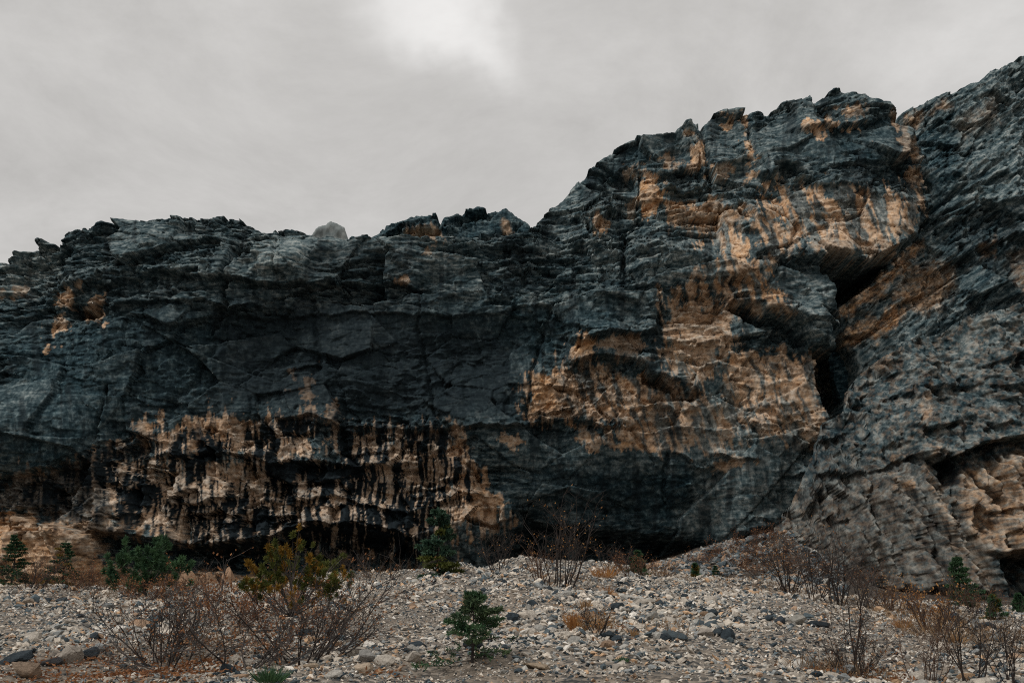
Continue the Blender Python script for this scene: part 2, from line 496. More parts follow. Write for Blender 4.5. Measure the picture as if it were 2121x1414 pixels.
def build_sheet(name, rim, yrim, xr, zb, ncol, nrow, depth, feats, colour, seed, mat, relief, rim_amp=0.35, back=18.0, round_top=1.2, power=3.0, nb=10, drop=0.12, grain=None, fine=0.6, ease=0, shear=0.0):
    x = np.linspace(xr[0], xr[1], ncol)
    j1, _ = facets(x / 1.5, x * 0 + 0.5, seed + 1, 0.45); j2, _ = facets(x / 0.5, x * 0 + 3.5, seed + 2, 0.5)
    jag = rim_amp * (0.4 * j1 + 0.16 * j2 + 0.5 * fbm(x / 3.0, x * 0, seed + 3, 4))

    def relieved(X, Z):
        px0, py0 = proj(X, np.full_like(X, yrim), Z)
        Y0 = shepard(px0, py0, depth, power)
        # pixel coordinates on the smooth wall, warped so that hand-set lines run naturally
        px, py = proj(X, Y0, Z)
        wpx = px + 9 * fbm(px / 70, py / 70, seed + 71, 4) + fine * 2.5 * gnoise(px / 9, py / 9, seed + 75)
        wpy = py + 8 * fbm(px / 60 + 9, py / 60, seed + 81, 5) + fine * 2.0 * gnoise(px / 7, py / 7, seed + 85)
        D = feats(wpx, wpy, px, py, X, Z) + relief(X, Z, px, py)
        if X.shape[0] > 2:           # ease the steps so that slanting breaks do not turn into teeth on the grid
            for _ in range(ease):
                E = np.pad(D, 1, mode="edge")
                D = (E[:-2, :-2] + E[:-2, 2:] + E[2:, :-2] + E[2:, 2:] + 2 * (E[:-2, 1:-1] + E[2:, 1:-1] + E[1:-1, :-2] + E[1:-1, 2:]) + 4 * E[1:-1, 1:-1]) / 16.0
        return Y0 - D, D
    # the rim's height is found at the depth the rock really has there
    yl = np.full(len(rim), yrim)
    for it in range(3):
        R = np.array([at(px, py, yv) for (px, py), yv in zip(rim, yl)])
        ztop = np.interp(x, R[:, 0], R[:, 2])
        Yt, _ = relieved(np.vstack([x, x]), np.vstack([ztop - 0.8, ztop - 0.8]))
        ker = np.ones(41) / 41.0
        ys = np.convolve(np.pad(Yt[0], 20, mode="edge"), ker, "valid") + 0.6 * round_top
        yl = np.interp(R[:, 0], x, ys)
    ztop = ztop + jag
    t = np.linspace(0, 1, nrow)
    X = np.repeat(x[None, :], nrow, 0); Z = zb + t[:, None] * (ztop[None, :] - zb)
    X = X + shear * (ztop[None, :] - Z)          # columns may lean with the rock's own pillars
    Y, D = relieved(X, Z)
    topd = (ztop[None, :] - Z)
    Y = Y + round_top * np.exp(-topd / 0.8)
    px2, py2 = proj(X, Y, Z)
    C = colour(px2, py2, X, Z, D)
    # behind the rim the rock runs back as a rough plateau; the ends turn back as well
    kb = np.linspace(0, 1, nb + 1)[1:]
    Xb = np.repeat(X[-1:, :], nb, 0)
    Yb = Y[-1:, :] + (kb[:, None] ** 1.6) * back
    Zb = Z[-1:, :] - 0.15 - drop * (kb[:, None] ** 1.6) * back + 0.25 * fbm(Xb / 2.0, Yb / 2.0, seed + 91, 3) * kb[:, None]
    X = np.vstack([X, Xb]); Y = np.vstack([Y, Yb]); Z = np.vstack([Z, Zb])
    if nb > 10:
        fb, _ = facets(Yb[-nb:] / 1.3, Xb / 1.1, seed + 92, 1.0); fb2, _ = facets(Yb[-nb:] / 0.5, Xb / 0.45, seed + 93, 1.0)
        X[-nb:] += 0.45 * fb * kb[:, None] ** 0.3; Z[-nb:] += (0.35 * fb + 0.2 * fb2) * np.minimum(1, kb[:, None] * 6)
    pb, qb = proj(X[-nb:], Y[-nb:], Z[-nb:])
    C = np.vstack([C, colour(pb, qb, X[-nb:], Z[-nb:], 0 * pb)])
    ne = 5
    ke = (np.linspace(0, 1, ne + 1)[1:] ** 1.4)
    nr = X.shape[0]

    def side(col, sgn):
        xs = X[:, col:col + 1] + sgn * ke[None, :] * 2.5
        ys = Y[:, col:col + 1] + ke[None, :] * back
        zs = np.repeat(Z[:, col:col + 1], ne, 1) - ke[None, :] * 0.3
        return xs, ys, zs, np.repeat(C[:, col:col + 1, :], ne, 1)
    xl, yl, zl, cl = [a[:, ::-1] for a in side(0, -1)]
    xr_, yr_, zr_, cr_ = side(X.shape[1] - 1, 1)
    X = np.hstack([xl, X, xr_]); Y = np.hstack([yl, Y, yr_]); Z = np.hstack([zl, Z, zr_]); C = np.hstack([cl, C, cr_])
    nr, nc = X.shape
    idx = np.arange(nr * nc).reshape(nr, nc)
    Fq = np.stack([idx[:-1, :-1], idx[:-1, 1:], idx[1:, 1:], idx[1:, :-1]], -1).reshape(-1, 4)
    V = np.stack([X, Y, Z], -1).reshape(-1, 3)
    A = C.reshape(-1, 4)
    gp, gq = proj(X, Y, Z)
    G = np.repeat((grain(gp, gq) if grain else 0 * gp).reshape(-1, 1), 4, 1)
    me = mesh_np(name, V, Fq, mat, True, {"rock": A, "grain": G})
    return new_obj(name, me)


def standing_out(D, r=11):
    """how far each point stands out from its surroundings (metres)"""
    if D.shape[0] < 3 * r or not D.any():
        return np.zeros_like(D)
    E = np.pad(D, r + 1, mode="edge").cumsum(0).cumsum(1)
    k = 2 * r + 1; nr, nc = D.shape
    S = E[k:k + nr, k:k + nc] - E[:nr, k:k + nc] - E[k:k + nr, :nc] + E[:nr, :nc]
    return D - S / (k * k)


def zone(px, py, poly, soft, seed, blot=16, streak=0.0, lean=0.0, hard=1.0):
    """soft-edged patch with a blotchy outline; streak > 0 pulls the outline into vertical runs"""
    out = np.zeros(px.shape, np.float32)
    m = near(px, py, poly, soft + blot * 1.6 + streak * 1.4)
    x, y = px[m], py[m]
    sd = poly_sd(x, y, poly) + blot * fbm(x / 34, y / 30, seed, 5, 0.62)
    if streak:
        sd = sd + streak * fbm((x + lean * y) / 11, y / 95, seed + 7, 3, 0.6)
    out[m] = sstep(-soft * hard, soft * hard, sd)
    return out


# ---- main wall with the tower at its far end
RIM_A = [(-400, 560), (-200, 535), (-60, 528), (0, 521), (40, 512), (75, 517), (95, 506), (118, 508), (128, 512), (136, 496), (152, 484), (175, 476), (190, 475), (212, 463),
         (260, 458), (300, 455), (315, 449), (350, 450), (385, 446), (430, 446), (450, 449), (500, 457), (528, 468), (548, 477), (575, 472), (600, 470), (632, 477), (650, 485), (720, 491),
         (780, 487), (850, 486), (950, 484), (1060, 484), (1090, 483), (1100, 470), (1118, 448), (1140, 430), (1170, 405), (1190, 388), (1205, 368), (1228, 342), (1255, 322), (1280, 306),
         (1310, 290), (1340, 280), (1365, 272), (1385, 266), (1400, 268), (1407, 256), (1430, 244), (1442, 252), (1448, 274), (1456, 262), (1475, 242), (1498, 228), (1525, 228), (1545, 232),
         (1570, 227), (1592, 234), (1615, 219), (1660, 208), (1700, 203), (1720, 193), (1735, 186), (1752, 188), (1768, 184), (1790, 188), (1806, 198), (1822, 208), (1840, 210), (1852, 222),
         (1864, 240), (1880, 262), (1900, 300), (1916, 345), (1926, 385), (1934, 440), (1945, 540), (1960, 700)]
DEPTH_A = [(-200, 600, 96), (-200, 900, 90), (-200, 1150, 93), (30, 545, 97), (60, 640, 93.5), (40, 760, 90), (60, 900, 87.5), (150, 900, 87.5), (60, 1020, 91), (60, 1150, 89), (60, 1230, 88.5),
           (250, 480, 93), (300, 540, 90), (300, 610, 90), (300, 720, 89), (300, 820, 89.5), (300, 920, 90.73), (300, 1020, 90.05), (300, 1130, 89.3), (300, 1220, 92),
           (450, 465, 93), (450, 540, 90), (480, 620, 90.5), (480, 800, 90), (480, 900, 90.86), (480, 1020, 90.05), (480, 1130, 89.3), (480, 1220, 92),
           (600, 490, 93), (600, 560, 89.5), (600, 630, 91), (620, 800, 90), (620, 900, 90.86), (620, 1020, 90.05), (620, 1150, 89.3), (760, 500, 92), (760, 570, 90), (760, 650, 90.5), (760, 800, 89.5), (760, 880, 91), (760, 960, 90.46), (760, 1080, 89.64), (760, 1180, 92),
           (930, 500, 91), (930, 700, 89.5), (930, 860, 89), (930, 950, 90.52), (930, 1090, 89.57), (930, 1180, 92),
           (1100, 500, 91), (1100, 640, 88.5), (1100, 820, 88.5), (1100, 900, 90), (1100, 1000, 90.4), (1100, 1090, 94), (1100, 1180, 98),
           (1250, 500, 90), (1250, 640, 87.5), (1250, 760, 87.6), (1250, 900, 87.6), (1250, 980, 89), (1250, 1080, 91.6), (1250, 1160, 98),
           (1400, 500, 88.5), (1400, 560, 86.5), (1400, 660, 87), (1400, 760, 86.6), (1400, 900, 86.8), (1400, 1000, 87.6), (1400, 1090, 89.4), (1400, 1160, 97),
           (1550, 480, 88.5), (1550, 580, 85), (1550, 660, 86), (1550, 760, 86), (1550, 900, 85.8), (1550, 1000, 86.6), (1550, 1080, 88), (1550, 1160, 93),
           (1680, 560, 85.5), (1690, 640, 84.5), (1680, 720, 86), (1680, 800, 85.9), (1680, 900, 85.6), (1680, 1000, 86.6), (1680, 1150, 91),
           (1150, 450, 97), (1200, 400, 98), (1300, 310, 100), (1300, 400, 96), (1300, 460, 93), (1420, 270, 100), (1420, 380, 95), (1420, 450, 91.5), (1520, 240, 99), (1520, 340, 95), (1520, 430, 91),
           (1620, 230, 97), (1620, 330, 93.5), (1620, 420, 92), (1640, 500, 90), (1720, 200, 96), (1720, 300, 91.5), (1720, 380, 90.5), (1750, 450, 89.5), (1790, 520, 90), (1800, 240, 92.5), (1800, 340, 90), (1840, 430, 89), (1880, 300, 92), (1900, 400, 90.5),
           (1780, 600, 90), (1780, 700, 90), (1780, 860, 91), (1800, 1000, 92), (1900, 560, 92), (1950, 700, 93)]

LIPS_A = [  # overhanging lips: line, how far out, how far up it fades
    ([(320, 556), (400, 566), (470, 572), (540, 586), (640, 590), (730, 578), (830, 586), (880, 590)], 1.2, 60),
    ([(90, 592), (180, 578), (260, 566), (340, 556)], 0.8, 30),
    ([(190, 622), (300, 618), (380, 622), (450, 634), (530, 652)], 0.7, 30),
    ([(0, 602), (60, 596), (100, 600)], 0.8, 25),
    ([(560, 655), (700, 650), (860, 655), (1000, 655), (1150, 660)], 0.35, 20),
    ([(-100, 995), (0, 984), (60, 974), (120, 962), (165, 950), (195, 912)], 1.3, 60),
    ([(1175, 688), (1205, 706), (1235, 702), (1262, 684), (1330, 690), (1366, 672), (1374, 640)], 1.6, 60),
    ([(1290, 588), (1340, 598), (1400, 602), (1450, 612), (1500, 622), (1530, 628)], 0.75, 26),
    ([(1505, 622), (1560, 630), (1640, 655), (1690, 700), (1730, 722)], 1.5, 60),
    ([(1400, 640), (1460, 650), (1500, 648)], 0.5, 14), ([(1390, 700), (1440, 715), (1490, 705)], 0.7, 18), ([(1440, 740), (1480, 770), (1500, 760)], 0.6, 16),
    ([(1190, 738), (1260, 738), (1310, 745), (1345, 762), (1380, 780), (1410, 806), (1455, 816)], 1.5, 40),
    ([(940, 884), (1020, 886), (1080, 886), (1130, 872), (1200, 868), (1270, 880), (1310, 884)], 1.0, 45),
    ([(660, 880), (760, 884), (860, 890), (930, 885)], 0.9, 45),
    ([(215, 915), (290, 900), (330, 912)], 1.1, 25),
    ([(320, 946), (420, 940), (500, 945), (580, 958), (660, 962), (740, 968), (850, 955)], 1.7, 34),
    ([(560, 868), (640, 862), (700, 880)], 0.9, 22),
    ([(230, 1000), (280, 1012), (330, 1000)], 1.0, 24),
    ([(600, 1032), (700, 1034), (780, 1050), (850, 1062)], 1.3, 30),
    ([(340, 1038), (430, 1040), (520, 1020)], 0.9, 22),
    ([(160, 1060), (220, 1075), (300, 1062)], 0.9, 22),
    ([(190, 1104), (300, 1112), (420, 1132), (520, 1120), (620, 1088), (740, 1082), (820, 1100), (880, 1130)], 2.2, 34),
    ([(880, 1010), (920, 1005), (960, 1020), (1010, 1032)], 1.2, 26),
    ([(960, 1075), (1030, 1085), (1090, 1060)], 1.1, 26),
    ([(1585, 345), (1640, 352), (1685, 368)], 2.0, 30),
    ([(1180, 445), (1230, 448), (1268, 428), (1290, 420)], 1.6, 26),
    ([(1290, 350), (1350, 358), (1420, 352), (1500, 346), (1545, 338)], 0.8, 24),
    ([(1320, 402), (1370, 392), (1420, 398), (1460, 372), (1500, 378)], 0.7, 22),
    ([(1505, 430), (1535, 426), (1568, 440)], 1.3, 22),
    ([(1530, 475), (1570, 482)], 0.9, 16),
    ([(1640, 262), (1700, 262), (1740, 246), (1790, 240), (1840, 222)], 1.2, 30),
    ([(1650, 520), (1720, 532), (1790, 545), (1850, 520), (1900, 470)], 2.2, 70),
    ([(1560, 366), (1620, 385), (1680, 398), (1760, 392), (1850, 408)], 0.5, 40),
    ([(1850, 372), (1880, 372), (1905, 380)], 0.8, 16),
    ([(1480, 560), (1540, 568), (1580, 560)], 0.5, 14),
    ([(1300, 848), (1380, 842), (1440, 850)], 0.7, 16),
    ([(1550, 838), (1620, 852), (1680, 880)], 0.5, 14),
    ([(1480, 940), (1540, 952), (1570, 950)], 0.9, 18),
    ([(1400, 935), (1440, 965), (1480, 968)], 0.7, 16),
    ([(880, 462), (930, 470)], 0.4, 12),
]
LEDGES_A = [
    ([(840, 602), (960, 606), (1070, 606), (1100, 620), (1140, 618), (1180, 602), (1260, 606), (1380, 604)], 1.1, 45),
    ([(520, 600), (650, 602), (760, 604)], 0.5, 30),
    ([(720, 492), (900, 486), (1060, 486), (1160, 484), (1300, 470), (1380, 452)], 1.6, 60),
    ([(1300, 496), (1345, 484), (1420, 492)], 0.9, 40),
    ([(1400, 430), (1500, 420), (1560, 415)], 1.0, 26),
    ([(1240, 372), (1300, 338), (1360, 316), (1420, 306)], 0.7, 18),
    ([(1580, 335), (1640, 338)], 0.5, 20),
    ([(0, 1068), (60, 1076), (140, 1092), (200, 1112)], 1.4, 70),
    ([(330, 1180), (420, 1178), (480, 1190), (560, 1195)], 2.0, 50),
    ([(360, 790), (480, 800)], 0.3, 20),
]
CRACKS_A = [
    ([(128, 505), (118, 560), (100, 640)], 6, 1.3), ([(500, 470), (488, 540), (470, 580), (478, 640), (430, 680)], 6, 1.0), ([(575, 478), (580, 540), (588, 575)], 3, 0.5),
    ([(880, 590), (862, 680), (890, 780), (900, 860)], 5, 0.4), ([(1140, 650), (1100, 760), (1085, 880)], 5, 0.6), ([(1082, 490), (1090, 600)], 9, 0.7),
    ([(220, 800), (212, 870), (195, 912)], 5, 1.0), ([(480, 640), (420, 760), (340, 850)], 9, 0.5), ([(640, 600), (660, 700), (640, 800)], 7, 0.4), ([(1360, 610), (1378, 680)], 4, 0.6),
    ([(1405, 272), (1440, 350), (1450, 410)], 5, 0.9), ([(1452, 275), (1462, 330)], 5, 0.8), ([(1540, 240), (1555, 320), (1600, 420), (1650, 500)], 5, 0.7), ([(1325, 370), (1318, 450)], 4, 0.8),
    ([(1300, 490), (1295, 560), (1330, 598)], 6, 1.1), ([(930, 880), (965, 960), (1000, 1020)], 5, 0.6), ([(1640, 480), (1620, 540), (1580, 600)], 5, 0.6), ([(1250, 830), (1330, 930), (1350, 960)], 4, 0.4),
    ([(1380, 940), (1385, 1040)], 5, 0.6), ([(310, 960), (290, 1060), (300, 1120)], 9, 0.9), ([(420, 950), (410, 1110)], 7, 0.5), ([(520, 960), (530, 1100)], 7, 0.5), ([(700, 780), (720, 880)], 6, 0.4), ([(1600, 700), (1590, 740)], 4, 0.4)]


HOLLOWS_A = [
    ([(1000, 1120), (1100, 1085), (1250, 1095), (1400, 1115), (1470, 1135), (1460, 1190), (1000, 1210)], 4.0, 20),
    ([(215, 1112), (300, 1120), (420, 1140), (520, 1130), (620, 1100), (740, 1096), (830, 1115), (880, 1160), (860, 1185), (600, 1190), (480, 1185), (330, 1178), (235, 1160)], 4.5, 16),
    ([(134, 632), (150, 622), (185, 624), (196, 634), (188, 650), (160, 658), (140, 652)], 4.0, 12),
    ([(1505, 628), (1560, 634), (1640, 662), (1690, 712), (1640, 716), (1580, 690), (1520, 660)], 3.0, 14),      # roof of the big notch
    ([(1330, 765), (1400, 800), (1452, 820), (1430, 836), (1380, 815), (1330, 790)], 2.4, 12),
    ([(1592, 350), (1640, 356), (1682, 372), (1670, 388), (1620, 392), (1600, 378)], 3.2, 12),
    ([(1508, 432), (1540, 430), (1562, 446), (1555, 462), (1520, 460)], 2.0, 9),
    ([(620, 555), (660, 520), (720, 510), (800, 520), (840, 570), (760, 578), (640, 590)], 0.9, 34),
    ([(980, 955), (1100, 940), (1380, 960), (1500, 1090), (1400, 1180), (1000, 1180), (1060, 1060)], 0.8, 60),
    ([(430, 700), (520, 640), (640, 650), (660, 800), (560, 860), (430, 850), (380, 800)], 1.0, 60),
    ([(1668, 508), (1705, 532), (1790, 550), (1850, 528), (1905, 475), (1940, 440), (1990, 480), (1990, 1080), (1655, 1080), (1690, 960), (1702, 900), (1724, 872), (1704, 830), (1692, 760), (1692, 728), (1738, 720), (1732, 640), (1722, 600), (1695, 560)], 11.0, 6)]
BOSSES_A = [
    ([(1300, 500), (1350, 486), (1480, 505), (1560, 570), (1500, 600), (1390, 600), (1320, 590)], 1.4, 26),
    ([(500, 480), (620, 480), (650, 520), (620, 575), (520, 570)], 1.0, 26),
    ([(1405, 256), (1430, 246), (1445, 270), (1455, 330), (1440, 340), (1415, 320)], 1.5, 9),
    ([(1640, 640), (1700, 620), (1735, 660), (1735, 720), (1690, 715), (1650, 670)], 1.2, 18),
    ([(0, 1060), (60, 1072), (150, 1090), (205, 1112), (225, 1160), (330, 1180), (340, 1240), (0, 1240)], 1.5, 20),
    ([(1735, 728), (1805, 765), (1790, 840), (1745, 900), (1716, 864), (1704, 810), (1700, 765)], 1.0, 45)]


def feats_a(px, py, pxr, pyr, X, Z):
    d = np.zeros_like(X)
    for (pts, a, h) in LIPS_A:
        overhang(d, px, py, pts, a * (1.5 if pts[0][1] < 880 or pts[0][0] > 935 else 1.0), h)
    for (pts, a, h) in LEDGES_A:
        ledge(d, px, py, pts, a * 1.25, h)
    for (pts, w, a) in CRACKS_A:
        groove(d, px, py, pts, w * 0.8, a * 1.1)
    for (poly, a, s) in HOLLOWS_A:
        boss(d, px, py, poly, -a, s)
    for (poly, a, s) in BOSSES_A:
        boss(d, px, py, poly, a, s)
    # dripstone ribs in the streaked lower cave
    cave = zone(px, py, [(-200, 1000), (60, 990), (200, 930), (480, 870), (700, 870), (930, 890), (1040, 1080), (900, 1170), (400, 1140), (230, 1100), (-200, 1060)], 30, 301)
    m = np.nonzero(cave > 0.01); x, y = px[m], py[m]
    d[m] += cave[m] * (0.45 * fbm(x / 22, y / 80, 302, 3) + 0.9 * facets(x / 52, y / 44, 303, 1.0)[0] + 0.16 * facets(x / 19, y / 16, 306, 1.0)[0])
    # ragged honeycomb patch
    hc = zone(px, py, [(1095, 770), (1180, 760), (1330, 780), (1330, 860), (1250, 880), (1095, 870)], 20, 304)
    m = np.nonzero(hc > 0.01); x, y = px[m], py[m]
    d[m] += hc[m] * 0.4 * ridged(x / 26, y / 22, 305, 4)
    return d


SMOOTH_A = [([(220, 640), (480, 650), (700, 640), (900, 640), (900, 880), (640, 860), (300, 870), (210, 800)], 50), ([(0, 700), (200, 660), (420, 680), (330, 850), (210, 900), (180, 950), (0, 990)], 40), ([(860, 630), (1350, 620), (1340, 690), (1180, 700), (1090, 870), (900, 880), (640, 860), (660, 640)], 40),
            ([(1050, 900), (1680, 900), (1660, 1060), (1450, 1130), (1100, 1000)], 40), ([(1500, 730), (1690, 740), (1710, 870), (1560, 830)], 30), ([(1200, 380), (1300, 300), (1400, 270), (1410, 310), (1250, 370)], 15),
            ([(1600, 270), (1850, 240), (1860, 330), (1620, 330)], 20)]


def smooth_a(px, py):
    sm = np.zeros_like(px)
    for poly, soft in SMOOTH_A:
        m = near(px, py, poly, soft)
        sm[m] = np.maximum(sm[m], sstep(-soft, soft, poly_sd(px[m], py[m], poly)))
    return sm


def grain_a(px, py):
    g = smooth_a(px, py) * 0.5
    g = np.maximum(g, 0.7 * zone(px, py, [(200, 880), (930, 880), (1050, 1090), (880, 1160), (200, 1110)], 20, 160))
    g = np.maximum(g, 0.75 * zone(px, py, [(1590, 370), (1920, 370), (1880, 520), (1440, 620), (1400, 480)], 20, 161))
    g = np.maximum(g, 0.5 * zone(px, py, [(1150, 700), (1700, 720), (1690, 930), (1180, 930)], 20, 162))
    return np.clip(g + 0.25 * fbm(px / 60, py / 60, 163, 3), 0, 1)


def relief_a(X, Z, px, py):
    sm = smooth_a(px, py)
    rough = 1.2 - 0.55 * sm
    bed = 1.0 - 0.55 * sm - 0.35 * sstep(620, 720, py) * (1 - sm)
    run = fbm((px + 20 * fbm(px / 90, py / 90, 151, 2)) / 30, py / 190, 150, 3)      # shallow vertical flutes
    return rock_relief(X, Z, 100, 1.25, 1.1, rough, 0.0, 1.3, bed) * (1.0 - 0.25 * sm) + 0.22 * run * sstep(560, 640, py)


OCHRE_A = [
    ([(0, 990), (100, 975), (200, 950), (235, 1000), (230, 1090), (130, 1082), (60, 1070), (0, 1056)], 10, 0.4, 22, 0),  # polygon, softness, strength, streakiness, lean
    ([(285, 872), (330, 868), (350, 905), (395, 868), (480, 852), (500, 880), (560, 868), (640, 872), (640, 950), (560, 950), (440, 940), (330, 945), (300, 920)], 8, 0.95, 22, 0),
    ([(200, 935), (300, 950), (480, 950), (640, 965), (860, 960), (960, 1000), (1050, 1080), (980, 1095), (880, 1150), (760, 1160), (620, 1110), (420, 1130), (240, 1085), (205, 1000)], 12, 0.9, 34, 0),
    ([(700, 890), (930, 890), (975, 1000), (900, 1010), (820, 1000), (720, 960), (690, 920)], 10, 0.85, 30, 0),
    ([(930, 885), (955, 890), (1000, 990), (1060, 1075), (1000, 1095), (960, 1030), (935, 940)], 8, 1.0, 8, 0),
    ([(0, 1060), (60, 1075), (140, 1090), (200, 1112), (225, 1165), (330, 1185), (600, 1190), (600, 1260), (-300, 1260), (-300, 1050)], 8, 1.0, 4, 0),
    ([(130, 1080), (220, 1075), (260, 1110), (200, 1130)], 8, 0.6, 6, 0),
    ([(140, 590), (165, 580), (158, 612), (145, 650), (125, 690), (95, 732), (88, 728), (108, 680), (122, 630)], 6, 0.95, 5, 0),
    ([(192, 622), (214, 620), (206, 664), (188, 672)], 5, 0.9, 4, 0),
    ([(626, 768), (646, 762), (652, 860), (640, 870), (634, 830)], 4, 0.9, 6, 0), ([(600, 775), (612, 772), (615, 795), (603, 795)], 4, 0.7, 4, 0),
    ([(668, 835), (684, 838), (690, 880), (676, 895)], 4, 0.9, 5, 0), ([(430, 835), (440, 840), (430, 850)], 3, 0.7, 2, 0), ([(400, 885), (440, 880), (438, 930), (400, 930)], 6, 0.9, 8, 0),
    ([(1180, 700), (1236, 712), (1236, 742), (1182, 738)], 7, 1.0, 6, 0),
    ([(1095, 775), (1150, 760), (1200, 755), (1290, 765), (1360, 800), (1340, 868), (1270, 876), (1200, 866), (1130, 870), (1092, 868)], 12, 0.95, 16, 0),
    ([(1240, 705), (1310, 700), (1340, 740), (1280, 745)], 10, 0.6, 8, 0),
    ([(1370, 612), (1440, 620), (1510, 640), (1520, 700), (1500, 760), (1450, 810), (1400, 790), (1370, 740), (1380, 690)], 12, 0.85, 22, -0.25),
    ([(1510, 720), (1560, 725), (1640, 730), (1692, 745), (1700, 830), (1720, 880), (1695, 950), (1600, 910), (1560, 870), (1500, 830), (1500, 770)], 14, 0.95, 14, -0.3),
    ([(1370, 780), (1420, 820), (1500, 830), (1560, 880), (1500, 930), (1400, 930), (1300, 925), (1260, 900), (1330, 870)], 14, 0.75, 20, -0.3),
    ([(1200, 890), (1236, 886), (1250, 930), (1215, 935)], 6, 0.9, 8, 0), ([(1280, 890), (1330, 890), (1380, 935), (1290, 928)], 6, 0.95, 6, 0),
    ([(1046, 896), (1072, 896), (1062, 930), (1050, 925)], 4, 0.8, 8, 0), ([(1470, 955), (1530, 945), (1560, 965), (1480, 975)], 6, 0.8, 4, 0),
    ([(1440, 480), (1490, 455), (1540, 480), (1570, 540), (1620, 610), (1640, 650), (1560, 632), (1480, 618), (1400, 606), (1410, 580), (1480, 565), (1490, 520)], 12, 0.95, 18, -0.35),
    ([(1560, 440), (1600, 450), (1640, 500), (1600, 560), (1570, 500)], 12, 0.9, 10, -0.35),
    ([(1590, 400), (1660, 385), (1750, 388), (1850, 400), (1905, 385), (1925, 420), (1890, 480), (1840, 535), (1720, 530), (1650, 500), (1600, 450)], 10, 0.9, 24, -0.35),
    ([(1880, 330), (1900, 320), (1920, 370), (1900, 385), (1880, 370)], 8, 0.85, 8, -0.3), ([(1850, 240), (1880, 268), (1905, 330), (1880, 330), (1860, 285)], 8, 0.6, 6, -0.3),
    ([(1322, 378), (1360, 372), (1375, 410), (1360, 440), (1325, 436)], 8, 0.95, 6, 0), ([(1380, 425), (1460, 420), (1560, 430), (1565, 465), (1480, 470), (1400, 470), (1375, 455)], 12, 0.75, 10, 0),
    ([(1430, 268), (1448, 285), (1452, 330), (1440, 335)], 5, 0.95, 5, -0.2), ([(1500, 240), (1516, 245), (1512, 270), (1500, 270)], 4, 0.9, 4, 0), ([(1535, 235), (1548, 240), (1552, 262), (1540, 258)], 4, 0.8, 4, 0),
    ([(1540, 285), (1552, 300), (1570, 340), (1558, 342)], 5, 0.8, 4, -0.3), ([(1550, 345), (1562, 350), (1568, 372), (1552, 370)], 5, 0.85, 4, -0.3), ([(1590, 392), (1612, 400), (1616, 450), (1600, 440)], 5, 1.0, 4, -0.2),
    ([(1672, 262), (1724, 256), (1730, 272), (1712, 286)], 5, 1.0, 10, -0.5), ([(1752, 250), (1776, 248), (1792, 280), (1780, 280)], 5, 0.95, 8, -0.5), ([(1740, 228), (1790, 224), (1790, 240), (1750, 244)], 6, 0.5, 8, -0.3),
    ([(1230, 448), (1250, 442), (1262, 470), (1235, 475)], 5, 0.9, 6, 0), ([(1280, 356), (1310, 345), (1330, 352), (1300, 368)], 6, 0.7, 5, 0), ([(1360, 330), (1400, 320), (1405, 345), (1370, 350)], 6, 0.6, 8, 0),
    ([(1430, 335), (1455, 335), (1455, 370), (1435, 365)], 5, 0.8, 6, 0), ([(1490, 350), (1510, 348), (1520, 378), (1495, 380)], 5, 0.6, 6, 0), ([(1300, 425), (1320, 420), (1320, 450), (1305, 450)], 5, 0.5, 6, 0),
    ([(880, 450), (905, 450), (905, 476), (840, 480), (850, 465)], 5, 0.0, 6, 0), ([(890, 490), (915, 486), (905, 520), (895, 515)], 4, 0.6, 4, 0), ([(830, 578), (850, 572), (850, 588), (832, 590)], 4, 0.8, 2, 0),
    ([(0, 594), (40, 592), (60, 600), (10, 606)], 5, 0.6, 3, 0), ([(1740, 600), (1790, 600), (1790, 700), (1740, 700)], 8, 0.3, 6, 0)]
